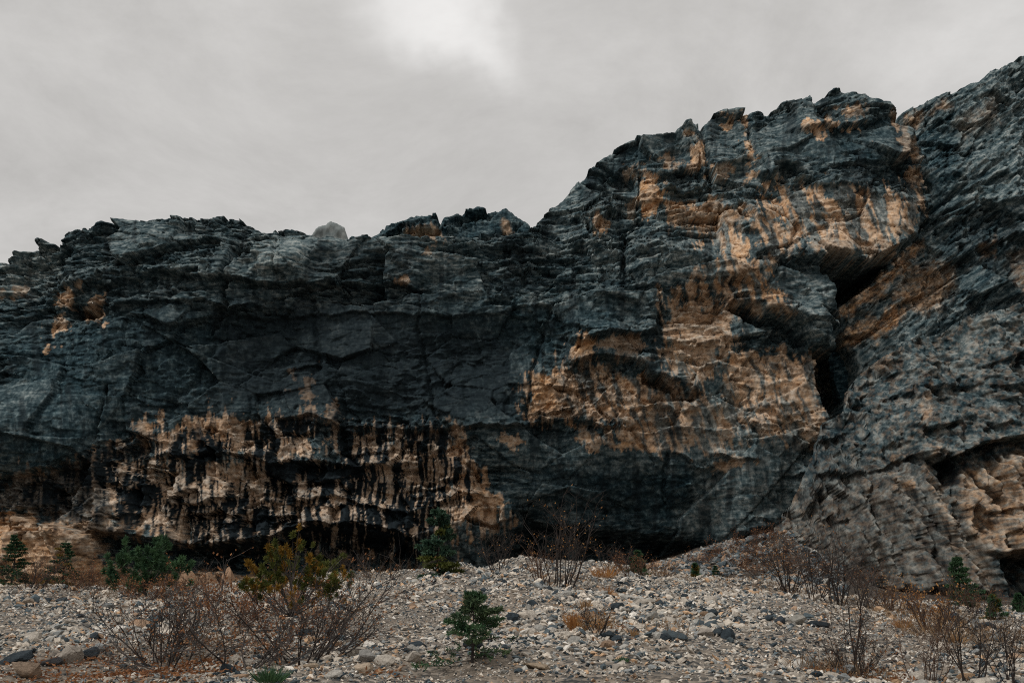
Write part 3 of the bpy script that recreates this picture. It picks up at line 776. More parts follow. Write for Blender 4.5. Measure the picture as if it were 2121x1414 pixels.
PALE_A = [  # paler rock; the patches on ledge tops also paint in caught light
    ([(-300, 540), (0, 515), (120, 505), (120, 560), (90, 620), (-300, 640)], 20, 0.75), ([(500, 500), (560, 478), (640, 490), (650, 540), (610, 570), (530, 560), (500, 550)], 20, 0.62), ([(340, 452), (430, 460), (440, 500), (360, 490)], 20, 0.30),
    ([(380, 575), (470, 575), (470, 600), (400, 610)], 14, 0.30), ([(520, 600), (640, 596), (760, 608), (740, 640), (560, 650)], 16, 0.28), ([(1080, 612), (1180, 606), (1200, 640), (1100, 640)], 16, 0.4), ([(1300, 500), (1420, 490), (1480, 520), (1470, 580), (1330, 590)], 20, 0.5),
    ([(1110, 490), (1300, 480), (1300, 560), (1240, 590), (1220, 540), (1110, 530)], 20, 0.33), ([(1260, 604), (1370, 606), (1370, 680), (1280, 690)], 14, 0.26), ([(1480, 780), (1700, 780), (1710, 960), (1560, 1000), (1450, 980), (1400, 930)], 40, 0.65),
    ([(1480, 960), (1680, 950), (1650, 1060), (1500, 1110), (1390, 1080)], 40, 0.8), ([(1050, 900), (1400, 900), (1390, 980), (1060, 970)], 20, 0.34), ([(10, 800), (60, 790), (80, 830), (20, 850)], 10, 0.3), ([(1180, 400), (1300, 390), (1320, 450), (1200, 470)], 16, 0.4),
    ([(1290, 410), (1560, 340), (1560, 470), (1300, 480)], 30, 0.36), ([(1590, 330), (1680, 320), (1690, 370), (1600, 350)], 14, 0.34), ([(1600, 420), (1850, 420), (1830, 540), (1680, 530)], 20, 0.45), ([(1640, 550), (1720, 580), (1735, 720), (1660, 690)], 16, 0.4), ([(880, 490), (930, 490), (930, 560), (890, 560)], 14, 0.3),
    ([(200, 930), (640, 950), (960, 1000), (1050, 1080), (880, 1150), (420, 1130), (220, 1090)], 20, 0.35), ([(1370, 620), (1510, 640), (1500, 790), (1380, 780)], 16, 0.6), ([(640, 480), (700, 490), (720, 500), (640, 510)], 8, 0.3), ([(690, 490), (860, 488), (1060, 486), (1060, 496), (700, 506)], 8, 0.3),
    ([(1420, 480), (1500, 470), (1600, 600), (1480, 600)], 20, 0.5)]
BLACK_A = [
    ([(220, 610), (430, 610), (430, 860), (240, 860)], 50, 0.4), ([(430, 640), (640, 600), (860, 640), (1080, 700), (1080, 870), (930, 885), (640, 860), (430, 850)], 50, 0.82), ([(0, 1000), (200, 960), (220, 1080), (0, 1050)], 20, 0.55),
    ([(480, 600), (860, 600), (1090, 690), (1090, 880), (930, 890), (640, 860), (560, 870), (430, 860), (400, 780)], 60, 0.62), ([(640, 510), (760, 500), (850, 530), (850, 585), (640, 590)], 20, 0.5), ([(1040, 495), (1100, 490), (1100, 600), (1050, 600)], 12, 0.55),
    ([(1000, 960), (1380, 980), (1385, 1050), (1300, 1090), (1000, 1120)], 40, 0.16), ([(240, 880), (300, 860), (300, 930), (240, 930)], 20, 0.5), ([(250, 840), (480, 800), (620, 840), (560, 862), (470, 846), (380, 862), (290, 868)], 14, 0.5)]


RUST_A = [([(-300, 1050), (225, 1060), (600, 1180), (600, 1260), (-300, 1260)], 20, 0.55), ([(360, 860), (470, 860), (470, 940), (360, 940)], 20, 0.55), ([(1090, 760), (1170, 760), (1170, 860), (1090, 860)], 30, 0.7), ([(1180, 695), (1240, 705), (1240, 745), (1180, 740)], 12, 0.8),
          ([(1270, 880), (1400, 880), (1400, 940), (1270, 940)], 12, 0.55), ([(1480, 480), (1640, 480), (1640, 650), (1440, 620)], 30, 0.6), ([(1590, 390), (1700, 400), (1720, 500), (1600, 480)], 30, 0.75), ([(1700, 380), (1925, 380), (1880, 500), (1720, 520)], 30, 0.45),
          ([(1310, 360), (1480, 400), (1560, 420), (1560, 470), (1320, 470)], 20, 0.8), ([(1420, 250), (1600, 250), (1600, 380), (1420, 380)], 20, 0.7), ([(920, 880), (1000, 900), (1060, 1080), (960, 1090)], 20, 0.45), ([(1520, 720), (1700, 740), (1700, 860), (1520, 800)], 30, 0.35),
          ([(1640, 860), (1720, 860), (1700, 950), (1640, 930)], 14, 0.6), ([(1655, 250), (1800, 240), (1800, 290), (1655, 290)], 10, 0.5)]


def colour_a(px, py, X, Z, D):
    # weathered outer faces are dark, fresh breaks set back from them are warm
    out = standing_out(D)
    och = np.zeros_like(px)
    for i, (poly, soft, st, stk, lean) in enumerate(OCHRE_A):
        if st > 0:
            och = np.maximum(och, st * zone(px, py, poly, soft, 400 + i, 20, stk * 1.25, lean, 0.4))
    slab_ = rock_relief.slab if rock_relief.slab.shape == px.shape else 0.0
    pale = 0.07 + 0.15 * fbm(px / 60, py / 26, 520, 4, 0.6) + 0.10 * sstep(640, 560, py) + 0.16 * slab_
    pv = 0.24 * fbm(px / 40, py / 14, 521, 4, 0.6)
    for i, (poly, soft, st) in enumerate(PALE_A):
        pale = np.maximum(pale, (st + pv) * zone(px, py, poly, soft, 540 + i, 16, 0, 0, 0.6))
    va, vc = veins(px, py, 531)
    smz = smooth_a(px, py)
    pale = pale + 0.20 * va * (1 - 0.75 * smz)
    blk = np.zeros_like(px)
    for i, (poly, soft, st) in enumerate(BLACK_A):
        blk = np.maximum(blk, st * zone(px, py, poly, soft, 580 + i, 18, 14))
    # black water runs, thickest in the cave and on the nose; each ledge starts its own runs
    cave = zone(px, py, [(-200, 1010), (60, 985), (190, 930), (480, 860), (700, 850), (930, 880), (1010, 1000), (880, 1170), (400, 1150), (200, 1095), (60, 1062), (-200, 1050)], 30, 603, 16, 24)
    m = np.nonzero(cave > 0.01); x, y = px[m], py[m]
    wx = x + 6 * fbm(x / 60, y / 60, 611, 3)
    wy = y + 14 * fbm(x / 55, y / 30, 612, 4)
    tier = np.floor((wy - 860) / 46.0).astype(np.float32)
    tf = (wy - 860) / 46.0 - tier
    off = np.sin(tier * 12.9898) * 437.0
    runs = 0.45 * gnoise((wx + off) / 46, y / 300, 619) + 0.6 * fbm((wx + off) / 20, y / 260, 613, 3, 0.6) + 0.6 * fbm((wx + off * 0.3) / 7.5, y / 150, 614, 4, 0.62)
    big = fbm(x / 130, y / 80, 615, 2)
    drip = np.zeros_like(x)
    for pts, a_, h_ in LIPS_A:
        if 150 < pts[0][0] < 935 and pts[0][1] > 850:
            ss, tp = line_s(wx, wy, pts, 20)
            drip = np.maximum(drip, tp * np.exp(-np.abs(ss + 8) / np.where(ss < 0, 40.0, 10.0)))
    k = runs + 0.35 * gnoise(wx / 4.6, y / 70, 623) - 0.15 + 0.5 * big + 0.5 * drip + 0.06 * sstep(940, 980, y)
    blk[m] = np.maximum(blk[m], cave[m] * sstep(-0.03, 0.09, k))
    nose = zone(px, py, [(1590, 370), (1920, 370), (1880, 500), (1700, 500), (1600, 460)], 16, 605)
    tow = zone(px, py, [(1380, 470), (1600, 450), (1720, 640), (1400, 620)], 20, 606)
    mid = zone(px, py, [(1150, 740), (1700, 740), (1690, 960), (1180, 930)], 20, 607)
    wpx = px + 9 * fbm(px / 50, py / 50, 616, 3)
    runs2 = 0.7 * fbm((wpx - 0.35 * py) / 30, py / 120, 617, 3, 0.62) + 0.7 * fbm((wpx - 0.35 * py) / 13, py / 120, 602, 3, 0.62)
    blue = np.maximum(np.maximum(nose * sstep(-0.08, 0.2, runs2), tow * sstep(-0.06, 0.22, runs2)), mid * sstep(0.0, 0.3, runs2) * 0.9)
    och = och * (1 - 0.9 * blue)
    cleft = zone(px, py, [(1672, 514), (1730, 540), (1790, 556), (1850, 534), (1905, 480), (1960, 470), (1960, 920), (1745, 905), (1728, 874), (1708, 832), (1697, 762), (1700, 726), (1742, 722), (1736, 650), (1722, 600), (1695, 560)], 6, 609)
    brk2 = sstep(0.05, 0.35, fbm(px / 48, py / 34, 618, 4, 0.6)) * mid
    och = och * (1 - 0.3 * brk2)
    och = och * (1 - cleft); blk = np.maximum(blk, 0.35 * cleft)  # no ochre in the cleft; the blackening paints in its shade
    gen = sstep(0.1, 0.6, fbm(px / 26, py / 160, 608, 4, 0.6)) * 0.6
    blk = np.maximum(blk, gen * (1 - och))
    brk = sstep(-0.35, 0.15, fbm(px / 13, py / 7, 609, 4, 0.65) + 0.12)
    och = och * (0.72 + 0.28 * brk) * (1 - 0.32 * sstep(0.12, 0.45, out))
    blk = np.maximum(blk, 0.7 * vc)
    rust = np.zeros_like(px)
    rn = 0.3 * fbm(px / 30, py / 26, 620, 4, 0.6)
    for i, (poly, soft, st) in enumerate(RUST_A):
        rust = np.maximum(rust, (st + rn) * zone(px, py, poly, soft, 621 + i, 12))
    rust = np.maximum(rust, 0.38 + rn - 0.3 * cave)
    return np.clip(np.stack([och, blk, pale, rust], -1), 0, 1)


xa0 = at(-230, 700, 90)[0]; xa1 = at(1952, 500, 90)[0]
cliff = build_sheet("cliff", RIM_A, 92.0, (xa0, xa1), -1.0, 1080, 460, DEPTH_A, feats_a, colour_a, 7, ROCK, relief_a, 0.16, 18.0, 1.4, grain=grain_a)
tag(cliff, "long dark overhanging limestone wall rising to an orange-streaked tower", "cliff", kind="structure")
# ---- the slab that leans in from the far side of the gully
RIM_C = [(1500, 420), (1700, 330), (1800, 275), (1862, 233), (1880, 222), (1900, 212), (1935, 200), (1962, 191), (1985, 182), (2010, 172), (2035, 160), (2060, 146), (2090, 128), (2121, 118), (2180, 98), (2300, 70), (2450, 55)]
DEPTH_C = [(1862, 250, 105), (1950, 300, 102), (2100, 180, 104), (2100, 300, 100), (2250, 200, 103), (1950, 420, 97), (2100, 420, 96), (2250, 450, 95), (1900, 480, 95.5), (1860, 530, 94.5), (1800, 590, 93), (1745, 650, 91.5), (1745, 730, 90),
           (1900, 580, 92), (2000, 520, 94), (2080, 500, 94.5), (2100, 560, 93), (2200, 560, 92), (1850, 680, 89.5), (1950, 640, 90), (2050, 660, 89), (2200, 680, 88), (1800, 760, 89), (1900, 800, 88), (2100, 800, 87), (1800, 1000, 88), (2200, 1000, 87)]


def feats_c(px, py, pxr, pyr, X, Z):
    d = np.zeros_like(X)
    boss(d, px, py, [(1400, 100), (1862, 232), (1900, 330), (1922, 400), (1926, 440), (1895, 486), (1858, 524), (1800, 586), (1740, 636), (1738, 700), (1770, 740), (1762, 800), (1745, 850), (1722, 884), (1700, 1000), (1400, 1000)], -12.0, 8)
    for pts, a, h in [([(1740, 700), (1800, 690), (1850, 640), (1880, 620), (1930, 590)], 1.4, 40), ([(1930, 560), (1980, 530), (2030, 520), (2070, 540)], 1.4, 36), ([(2060, 500), (2100, 480), (2160, 470)], 1.6, 30),
                      ([(1990, 400), (2050, 372), (2121, 350)], 1.0, 40), ([(1960, 470), (2030, 430), (2121, 410)], 0.9, 30), ([(1880, 240), (1920, 256), (1950, 250)], 0.6, 14), ([(1800, 640), (1850, 600), (1890, 560)], 1.2, 24),
                      ([(2000, 640), (2040, 600), (2100, 580)], 1.4, 30)]:
        overhang(d, px, py, pts, a * 1.4, h)
    for pts, w, a in [([(1925, 440), (1990, 390), (2080, 330)], 6, 1.0), ([(1900, 490), (1950, 450), (2000, 430)], 4, 0.8), ([(1895, 300), (1920, 250)], 4, 0.7), ([(1800, 600), (1860, 560), (1900, 510)], 4, 0.9), ([(1980, 600), (2000, 560), (1990, 520)], 8, 1.2)]:
        groove(d, px, py, pts, w, a)
    boss(d, px, py, [(2010, 520), (2060, 500), (2121, 520), (2121, 600), (2050, 590)], -1.6, 20)
    return d


def relief_c(X, Z, px, py):
    return rock_relief(X, Z, 200, 1.0, 1.1, 1.1, 0.62, 1.2, 0.6) + 0.18 * facets((X * 0.8 + Z * 0.6) / 1.6, (Z * 0.8 - X * 0.6) / 0.6, 233, 1.0)[0]


def colour_c(px, py, X, Z, D):
    lin = fbm((px * 0.80 - py * 0.6) / 70, (px * 0.6 + py * 0.80) / 13, 700, 4, 0.62)
    pale = 0.42 + 0.42 * lin - 0.42 * zone(px, py, [(1860, 240), (1960, 210), (2000, 300), (1990, 400), (1930, 430)], 40, 701) - 0.25 * zone(px, py, [(1950, 430), (2121, 420), (2121, 640), (1900, 660)], 40, 702)
    va, vc = veins(px, py, 731, 0.62, 4.0)
    pale = pale + 0.15 * va
    blk = 0.65 * zone(px, py, [(2040, 470), (2121, 440), (2300, 440), (2300, 580), (2060, 570), (2000, 560)], 26, 703) * sstep(-0.3, 0.3, lin + 0.2)
    blk = np.maximum(blk, 0.4 * zone(px, py, [(1960, 470), (2040, 430), (2060, 520), (1980, 560)], 20, 704))
    och = np.zeros_like(px)
    for i, (poly, soft, st) in enumerate([
            ([(1738, 640), (1800, 590), (1870, 522), (1900, 490), (1915, 500), (1890, 545), (1840, 600), (1780, 640), (1740, 660)], 7, 0.95), ([(1740, 690), (1790, 665), (1840, 640), (1880, 640), (1850, 680), (1800, 705), (1742, 722)], 8, 1.0),
            ([(1850, 610), (1900, 560), (1950, 540), (1980, 580), (1950, 640), (1890, 640)], 16, 0.7), ([(2090, 540), (2121, 520), (2200, 520), (2200, 600), (2110, 590)], 16, 0.5), ([(2030, 500), (2060, 495), (2060, 520), (2035, 525)], 8, 0.7), ([(1870, 240), (1900, 236), (1905, 260), (1880, 262)], 8, 0.5),
            ([(1900, 232), (1960, 212), (1970, 222), (1910, 250)], 8, 0.4), ([(1985, 250), (2060, 200), (2070, 240), (2000, 290)], 20, 0.25)]):
        och = np.maximum(och, st * zone(px, py, poly, soft, 710 + i, 12, 6))
    och = och * (0.35 + 0.65 * sstep(-0.3, 0.15, fbm(px / 13, py / 9, 720, 4, 0.65)))
    blk = np.maximum(blk, 0.7 * vc)
    rust = 0.55 + 0.35 * fbm(px / 30, py / 26, 721, 3)
    return np.clip(np.stack([och, blk, pale, rust], -1), 0, 1)


xc0 = at(1640, 700, 92)[0]; xc1 = at(2330, 500, 95)[0]
slab = build_sheet("cliff_slab", RIM_C, 104.0, (xc0, xc1), 8.0, 390, 390, DEPTH_C, feats_c, colour_c, 17, ROCK_SLAB, relief_c, 0.15, 16.0, 1.2)
tag(slab, "grey slanting rock slab across the gully from the tower", "cliff", kind="structure")

# ---- the rough buttress in front of it
RIM_D = [(1520, 1230), (1560, 1190), (1578, 1130), (1600, 1100), (1625, 1070), (1645, 1045), (1655, 1010), (1668, 985), (1686, 940), (1698, 898), (1716, 872), (1742, 855), (1752, 820), (1772, 795), (1790, 772), (1808, 756), (1850, 728), (1885, 700), (1920, 690), (1960, 684), (1985, 664), (2010, 650), (2050, 638), (2121, 628), (2200, 615), (2300, 600), (2500, 580)]
DEPTH_D = [(1800, 775, 86), (1950, 700, 86), (2100, 645, 86), (2250, 640, 86), (1720, 890, 82.5), (1900, 820, 80.5), (2080, 720, 82), (2080, 850, 78.5), (2250, 800, 79), (1700, 970, 79), (1650, 1060, 77), (1800, 950, 76.5), (1900, 920, 76), (2000, 900, 75.5), (2100, 890, 74.5), (2250, 890, 75),
           (1800, 1030, 74.5), (1860, 1100, 71.5), (1950, 1150, 69.5), (1950, 1030, 74), (2050, 1000, 75.5), (2050, 1100, 73.5), (2121, 1000, 74.5), (2121, 1100, 73), (1700, 1150, 73), (1850, 1220, 68.5), (2000, 1220, 67), (2121, 1220, 70), (1600, 1160, 76), (2250, 1100, 72), (2250, 1250, 68), (1600, 1250, 74)]
PILLARS = [([(1772, 1002), (1795, 988), (1815, 1000), (1822, 1060), (1862, 1230), (1790, 1230)], 1.3), ([(1818, 992), (1845, 970), (1862, 985), (1900, 1060), (1965, 1230), (1850, 1230)], 1.7), ([(1882, 968), (1905, 950), (1926, 968), (1960, 1040), (2008, 1110), (2048, 1230), (1985, 1230), (1912, 1080)], 2.0),
           ([(1972, 988), (2000, 976), (2030, 1040), (2052, 1132), (2010, 1112), (1978, 1042)], 1.4), ([(2032, 972), (2062, 962), (2078, 1022), (2062, 1052), (2038, 1022)], 1.2), ([(2070, 960), (2121, 935), (2250, 930), (2250, 1110), (2085, 1110)], 1.6), ([(1655, 1000), (1690, 985), (1700, 1040), (1670, 1070)], 0.9),
           ([(2058, 1115), (2090, 1105), (2095, 1140), (2062, 1148)], 1.3), ([(2098, 1080), (2140, 1075), (2140, 1135), (2100, 1135)], 1.2), ([(1990, 670), (2060, 645), (2250, 635), (2250, 740), (2100, 760), (2000, 730)], 1.2)]


def feats_d(px, py, pxr, pyr, X, Z):
    d = np.zeros_like(X)
    for poly, a in PILLARS:
        boss(d, px, py, poly, a * 1.15, 12)
    for pts, a, h in [([(1925, 940), (1965, 945), (2010, 930), (2060, 915), (2121, 902), (2250, 890)], 2.6, 60), ([(1760, 985), (1810, 978), (1850, 962), (1890, 948), (1930, 938)], 0.6, 40), ([(1880, 880), (1940, 890), (1990, 870)], 0.9, 30), ([(1700, 985), (1730, 975), (1770, 985)], 0.9, 30), ([(1820, 820), (1880, 812), (1930, 830)], 0.9, 30),
                      ([(1950, 800), (2030, 790), (2121, 800)], 0.8, 26), ([(2040, 1138), (2080, 1150), (2121, 1140), (2250, 1140)], 1.2, 30), ([(1680, 900), (1720, 905), (1760, 895)], 0.8, 26), ([(1960, 745), (2040, 760), (2121, 740)], 0.8, 26), ([(2010, 1045), (2060, 1058), (2121, 1050)], 0.8, 20)]:
        overhang(d, px, py, pts, a * 1.4, h)
    for pts, w, a in [([(1940, 948), (1965, 990), (1985, 1060), (2010, 1110)], 7, 2.2), ([(2030, 980), (2040, 1040)], 5, 1.2), ([(2066, 1000), (2062, 1060), (2090, 1080), (2095, 1140)], 6, 1.4), ([(1872, 975), (1905, 1070), (1960, 1160)], 6, 1.3), ([(1815, 1000), (1830, 1100), (1850, 1200)], 5, 0.9), ([(1640, 1060), (1655, 1090)], 8, 1.0), ([(1790, 840), (1800, 900), (1780, 960)], 5, 0.8), ([(1960, 830), (1985, 880), (1975, 930)], 6, 0.9)]:
        groove(d, px, py, pts, w, a)
    boss(d, px, py, [(1935, 950), (1965, 948), (1990, 965), (1975, 990), (1960, 1010), (1945, 990)], -3.0, 10)
    boss(d, px, py, [(2060, 1155), (2100, 1145), (2250, 1150), (2400, 1150), (2400, 1300), (2105, 1300), (2085, 1215)], -5.0, 14)
    return d


def relief_d(X, Z, px, py):
    u = X + 0.35 * Z
    wx = 0.10 * fbm(X / 1.2, Z / 1.2, 331, 3); wz = 0.10 * fbm(X / 1.2 + 9, Z / 1.2, 332, 3)
    low = sstep(900, 980, py)
    fa, ea = facets((u + wx) / 1.3, (Z + wz) / 2.2, 333, 1.1); fb, eb = facets((u + wx) / 0.6, (Z + wz) / 0.9, 334, 1.1); fc, ec = facets((u + wx) / 0.27, (Z + wz) / 0.34, 335, 1.0)
    ga, ha = facets(u / 1.15, (Z + wz) / 7.0, 336, 1.0); gb, hb = facets(u / 0.5, (Z + wz) / 2.4, 337, 1.1)
    top = 0.55 * fa + 0.34 * fb - 0.3 * np.exp(-ea / 0.05) - 0.12 * np.exp(-eb / 0.06)
    bot = 0.85 * ga + 0.32 * gb - 0.85 * np.exp(-ha / 0.06) - 0.15 * np.exp(-hb / 0.08)
    return 0.45 * rock_relief(X, Z, 300, 0.6, 0.8, 0.6, -0.9, 0.4, 0.0) + top * (1 - low) + bot * low + 0.18 * fc


def colour_d(px, py, X, Z, D):
    pale = 0.17 + 0.42 * fbm(px / 36, py / 26, 750, 5, 0.62) + 0.3 * zone(px, py, [(1990, 670), (2060, 640), (2300, 620), (2300, 700), (2100, 720), (1990, 760), (1960, 740)], 20, 751) 
    blk = 0.2 + 0.15 * zone(px, py, [(1600, 1060), (1700, 1000), (1900, 960), (2060, 1240), (1560, 1240)], 50, 756) + 0.75 * zone(px, py, [(1935, 945), (1975, 945), (1990, 1000), (1960, 1010)], 12, 753) + 0.25 * zone(px, py, [(1660, 880), (1760, 860), (1780, 960), (1650, 1050)], 30, 754)  # the strongest zone puts shade into the colour of the hollow by the pillars
    och = np.zeros_like(px)
    for i, (poly, soft, st) in enumerate([
            ([(1975, 985), (2000, 972), (2060, 955), (2121, 930), (2300, 920), (2300, 1140), (2090, 1150), (2020, 1120), (1985, 1050)], 14, 0.72), ([(1905, 955), (1926, 968), (1965, 1050), (1990, 1100), (1965, 1110), (1930, 1020)], 10, 0.6), ([(1860, 985), (1890, 1000), (1880, 1020)], 6, 0.8),
            ([(1840, 970), (1865, 990), (1880, 1040), (1850, 1010)], 10, 0.45), ([(1790, 990), (1815, 1000), (1815, 1030), (1790, 1020)], 10, 0.4), ([(1640, 1000), (1660, 1000), (1655, 1060), (1640, 1060)], 8, 0.5), ([(1930, 930), (1955, 930), (1955, 945), (1932, 948)], 6, 0.8), ([(1840, 940), (1870, 930), (1870, 960), (1845, 960)], 8, 0.4), ([(1905, 840), (1925, 810), (1930, 860), (1915, 870)], 8, 0.6),
            ([(1960, 1090), (2060, 1090), (2060, 1230), (1980, 1230)], 14, 0.4), ([(1600, 1060), (1700, 1000), (1900, 960), (2060, 1240), (1560, 1240)], 50, 0.26), ([(1800, 740), (1840, 725), (1850, 750), (1810, 780)], 10, 0.5)]):
        och = np.maximum(och, st * zone(px, py, poly, soft, 760 + i, 12, 4))
    och = np.maximum(och, 0.26 * sstep(-0.3, 0.45, fbm(px / 16, py / 15, 780, 4, 0.65)))
    och = och * (0.35 + 0.65 * sstep(-0.3, 0.15, fbm(px / 13, py / 9, 781, 4, 0.65)))
    va, vc = veins(px, py, 791, -0.9, 2.0)
    pale = pale + 0.18 * va; blk = np.maximum(blk, 0.6 * vc)
    rust = 0.5 + 0.4 * fbm(px / 30, py / 26, 782, 3)
    return np.clip(np.stack([och, blk, pale, rust], -1), 0, 1)


xd0 = at(1530, 1150, 76)[0]; xd1 = at(2340, 900, 78)[0]
buttress = build_sheet("cliff_buttress", RIM_D, 84.0, (xd0, xd1), -1.0, 410, 370, DEPTH_D, feats_d, colour_d, 27, ROCK_ROUGH, relief_d, 0.3, 7.0, 0.8, nb=24, drop=1.6, fine=0.15, ease=1, shear=0.35)
tag(buttress, "rough grey buttress with leaning rock pillars beside the gully", "cliff", kind="structure")


# ---- crags that look over the wall, and the pale peak far behind
def no_feats(px, py, pxr, pyr, X, Z):
    return np.zeros_like(X)


def feats_crag(px, py, pxr, pyr, X, Z):
    d = np.zeros_like(X)
    overhang(d, px, py, [(820, 466), (860, 462), (910, 464)], 2.0, 20)
    groove(d, px, py, [(912, 450), (905, 490)], 5, 1.4)
    ledge(d, px, py, [(920, 462), (980, 446), (1010, 450)], 0.9, 16)
    return d


def colour_crag(px, py, X, Z, D):
    och = np.maximum(0.7 * zone(px, py, [(850, 470), (905, 466), (912, 490), (830, 492)], 4, 801, 5, 6), 0.55 * zone(px, py, [(1040, 456), (1055, 460), (1062, 484), (1042, 490)], 4, 802, 5, 4))
    pale = 0.12 + 0.25 * fbm(px / 30, py / 8, 803, 4)
    return np.clip(np.stack([och, 0 * px, pale, 0.45 + 0 * px], -1), 0, 1)


RIM_G = [(690, 505), (740, 494), (772, 487), (785, 478), (800, 466), (822, 457), (848, 452), (860, 447), (880, 448), (904, 446), (910, 460), (920, 455), (948, 446), (965, 440), (990, 434), (1004, 438), (1012, 444), (1026, 437), (1048, 430), (1060, 436), (1072, 448), (1090, 460), (1112, 482), (1160, 510)]
crag = build_sheet("crag", RIM_G, 112.0, (at(690, 480, 112)[0], at(1150, 480, 112)[0]), 30.0, 230, 70, [(700, 500, 114), (900, 480, 111), (1000, 460, 113), (1100, 490, 112)], feats_crag, colour_crag, 37, ROCK, lambda X, Z, px, py: rock_relief(X, Z, 400, 0.7, 0.7, 1.1, 0.35), 0.2, 10.0, 1.0)
tag(crag, "low dark crags with orange feet above the wall's rim", "crag", kind="structure")
RIM_P = [(600, 520), (640, 490), (650, 478), (658, 471), (684, 458), (698, 462), (713, 470), (716, 486), (730, 520)]
PEAK = Mat("hazed_far_limestone", 0.9, 0.1)  # distance haze is mixed into the rock colour, no air is built
PEAK.color(PEAK.ramp(PEAK.noise(PEAK.n("ShaderNodeTexCoord").outputs["Object"], 0.35, 5, 0.65), [(0.32, (0.13, 0.155, 0.157)), (0.52, (0.24, 0.265, 0.26)), (0.7, (0.36, 0.375, 0.36))]))
peak = build_sheet("mountain_peak", RIM_P, 300.0, (at(600, 480, 300)[0], at(731, 480, 300)[0]), 80.0, 90, 60, [(640, 500, 302), (684, 470, 300), (710, 490, 301)], no_feats,
                   lambda px, py, X, Z, D: np.clip(np.stack([0 * px, 0 * px, 0.85 + 0.25 * fbm(px / 14, py / 14, 811, 3), 0 * px], -1), 0, 1), 47, PEAK.m, lambda X, Z, px, py: 1.2 * fbm(X / 6, Z / 6, 812, 4), 0.5, 30.0, 1.0)
tag(peak, "small pale grey peak showing over the wall's rim", "mountain peak", kind="structure")
# ------------------------------------------------------------------ ground
CREST_Y = 40.0
_cr = np.array([at(px, py, CREST_Y) for px, py in [(-900, 1225), (-300, 1222), (0, 1217), (200, 1216), (350, 1214), (500, 1205), (620, 1196), (720, 1187), (850, 1186), (930, 1180), (962, 1172), (990, 1186), (1010, 1184), (1040, 1166), (1070, 1157), (1090, 1155), (1150, 1161), (1250, 1170), (1320, 1178), (1400, 1186),
                                                  (1500, 1196), (1600, 1206), (1680, 1226), (1760, 1240), (1850, 1244), (2000, 1252), (2121, 1262), (2500, 1268), (3000, 1268)]])
_ta = np.array([at(px, py, 70.0) for px, py in [(-900, 1230), (900, 1228), (1200, 1220), (1300, 1195), (1370, 1172), (1440, 1160), (1500, 1140), (1550, 1122), (1600, 1108), (1630, 1102), (1660, 1130), (1720, 1200), (1850, 1225), (2121, 1238), (2600, 1240)]])


def ground_base(x, y):
    x = np.asarray(x, np.float64); y = np.asarray(y, np.float64)
    zc = np.interp(x, _cr[:, 0], _cr[:, 2])
    t = np.clip((y - 5.0) / (CREST_Y - 5.0), 0, 1)
    front = 0.02 + (zc - 0.02) * t ** 1.12
    behind = zc - 0.045 * np.clip(y - CREST_Y, 0, 30)
    zt = np.interp(x, _ta[:, 0], _ta[:, 2])
    k = np.clip((y - 47.0) / 23.0, 0, 1)
    z = np.where(y < CREST_Y, front, behind * (1 - k ** 1.1) + zt * k ** 1.1)
    return np.where(y > 74, z + 0.02 * (y - 74), z)


def ground_z(x, y):
    x = np.asarray(x, np.float32); y = np.asarray(y, np.float32)
    return ground_base(x, y) + 0.16 * fbm(x / 4.2, y / 4.2, 900, 3) + 0.05 * fbm(x / 0.8, y / 0.8, 905, 3)


def ground_hit(px, py):
    """first point of the ground on the line of sight through a pixel"""
    ys = np.linspace(7, 80, 1500)
    dx = (px - CX) / FPX; u = (CY - py) / FPX
    k = ys / (CP - u * SP)
    xs = dx * k; zs = CAMZ + (SP + u * CP) * k
    below = np.nonzero(ground_z(xs, ys) > zs)[0]
    i = below[0] if len(below) else len(ys) - 1
    return float(xs[i]), float(ys[i]), float(ground_z(np.array([xs[i]]), np.array([ys[i]]))[0])


def gravel_material():
    m = Mat("gravel_ground", 0.9, 0.2)
    tcn = m.n("ShaderNodeTexCoord").outputs["Object"]
    v = m.n("ShaderNodeTexVoronoi"); v.inputs["Scale"].default_value = 13.0; m.l(tcn, v.inputs["Vector"])
    sc = m.n("ShaderNodeSeparateColor"); m.l(v.outputs["Color"], sc.inputs[0])
    col = m.ramp(sc.outputs[0], [(0.0, (0.04, 0.045, 0.047)), (0.2, (0.09, 0.085, 0.078)), (0.45, (0.19, 0.165, 0.137)), (0.75, (0.25, 0.212, 0.17)), (1.0, (0.34, 0.295, 0.25))])
    soil = m.noise(tcn, 0.45, 5, 0.6)
    fac = m.math("MULTIPLY", m.math("SUBTRACT", soil, 0.5), 3.0, True)
    col = m.mix(fac, col, (0.20, 0.15, 0.105))
    # earth and dead matter lie on the bank under the cliff, beyond the gravel
    sx_ = m.n("ShaderNodeSeparateXYZ"); m.l(tcn, sx_.inputs[0])
    edge = m.math("ADD", sx_.outputs[1], m.math("MULTIPLY", m.math("SUBTRACT", soil, 0.5), 14.0))
    ef = m.math("MULTIPLY", m.math("SUBTRACT", edge, 46.0), 0.3, True)
    earth = m.ramp(m.noise(tcn, 2.6, 6, 0.7), [(0.3, (0.020, 0.019, 0.018)), (0.5, (0.070, 0.057, 0.046)), (0.7, (0.17, 0.15, 0.13))])
    col = m.mix(ef, col, earth)
    m.bump(m.math("SUBTRACT", 1.0, v.outputs["Distance"]), 0.9, 0.05)
    return m.color(col)


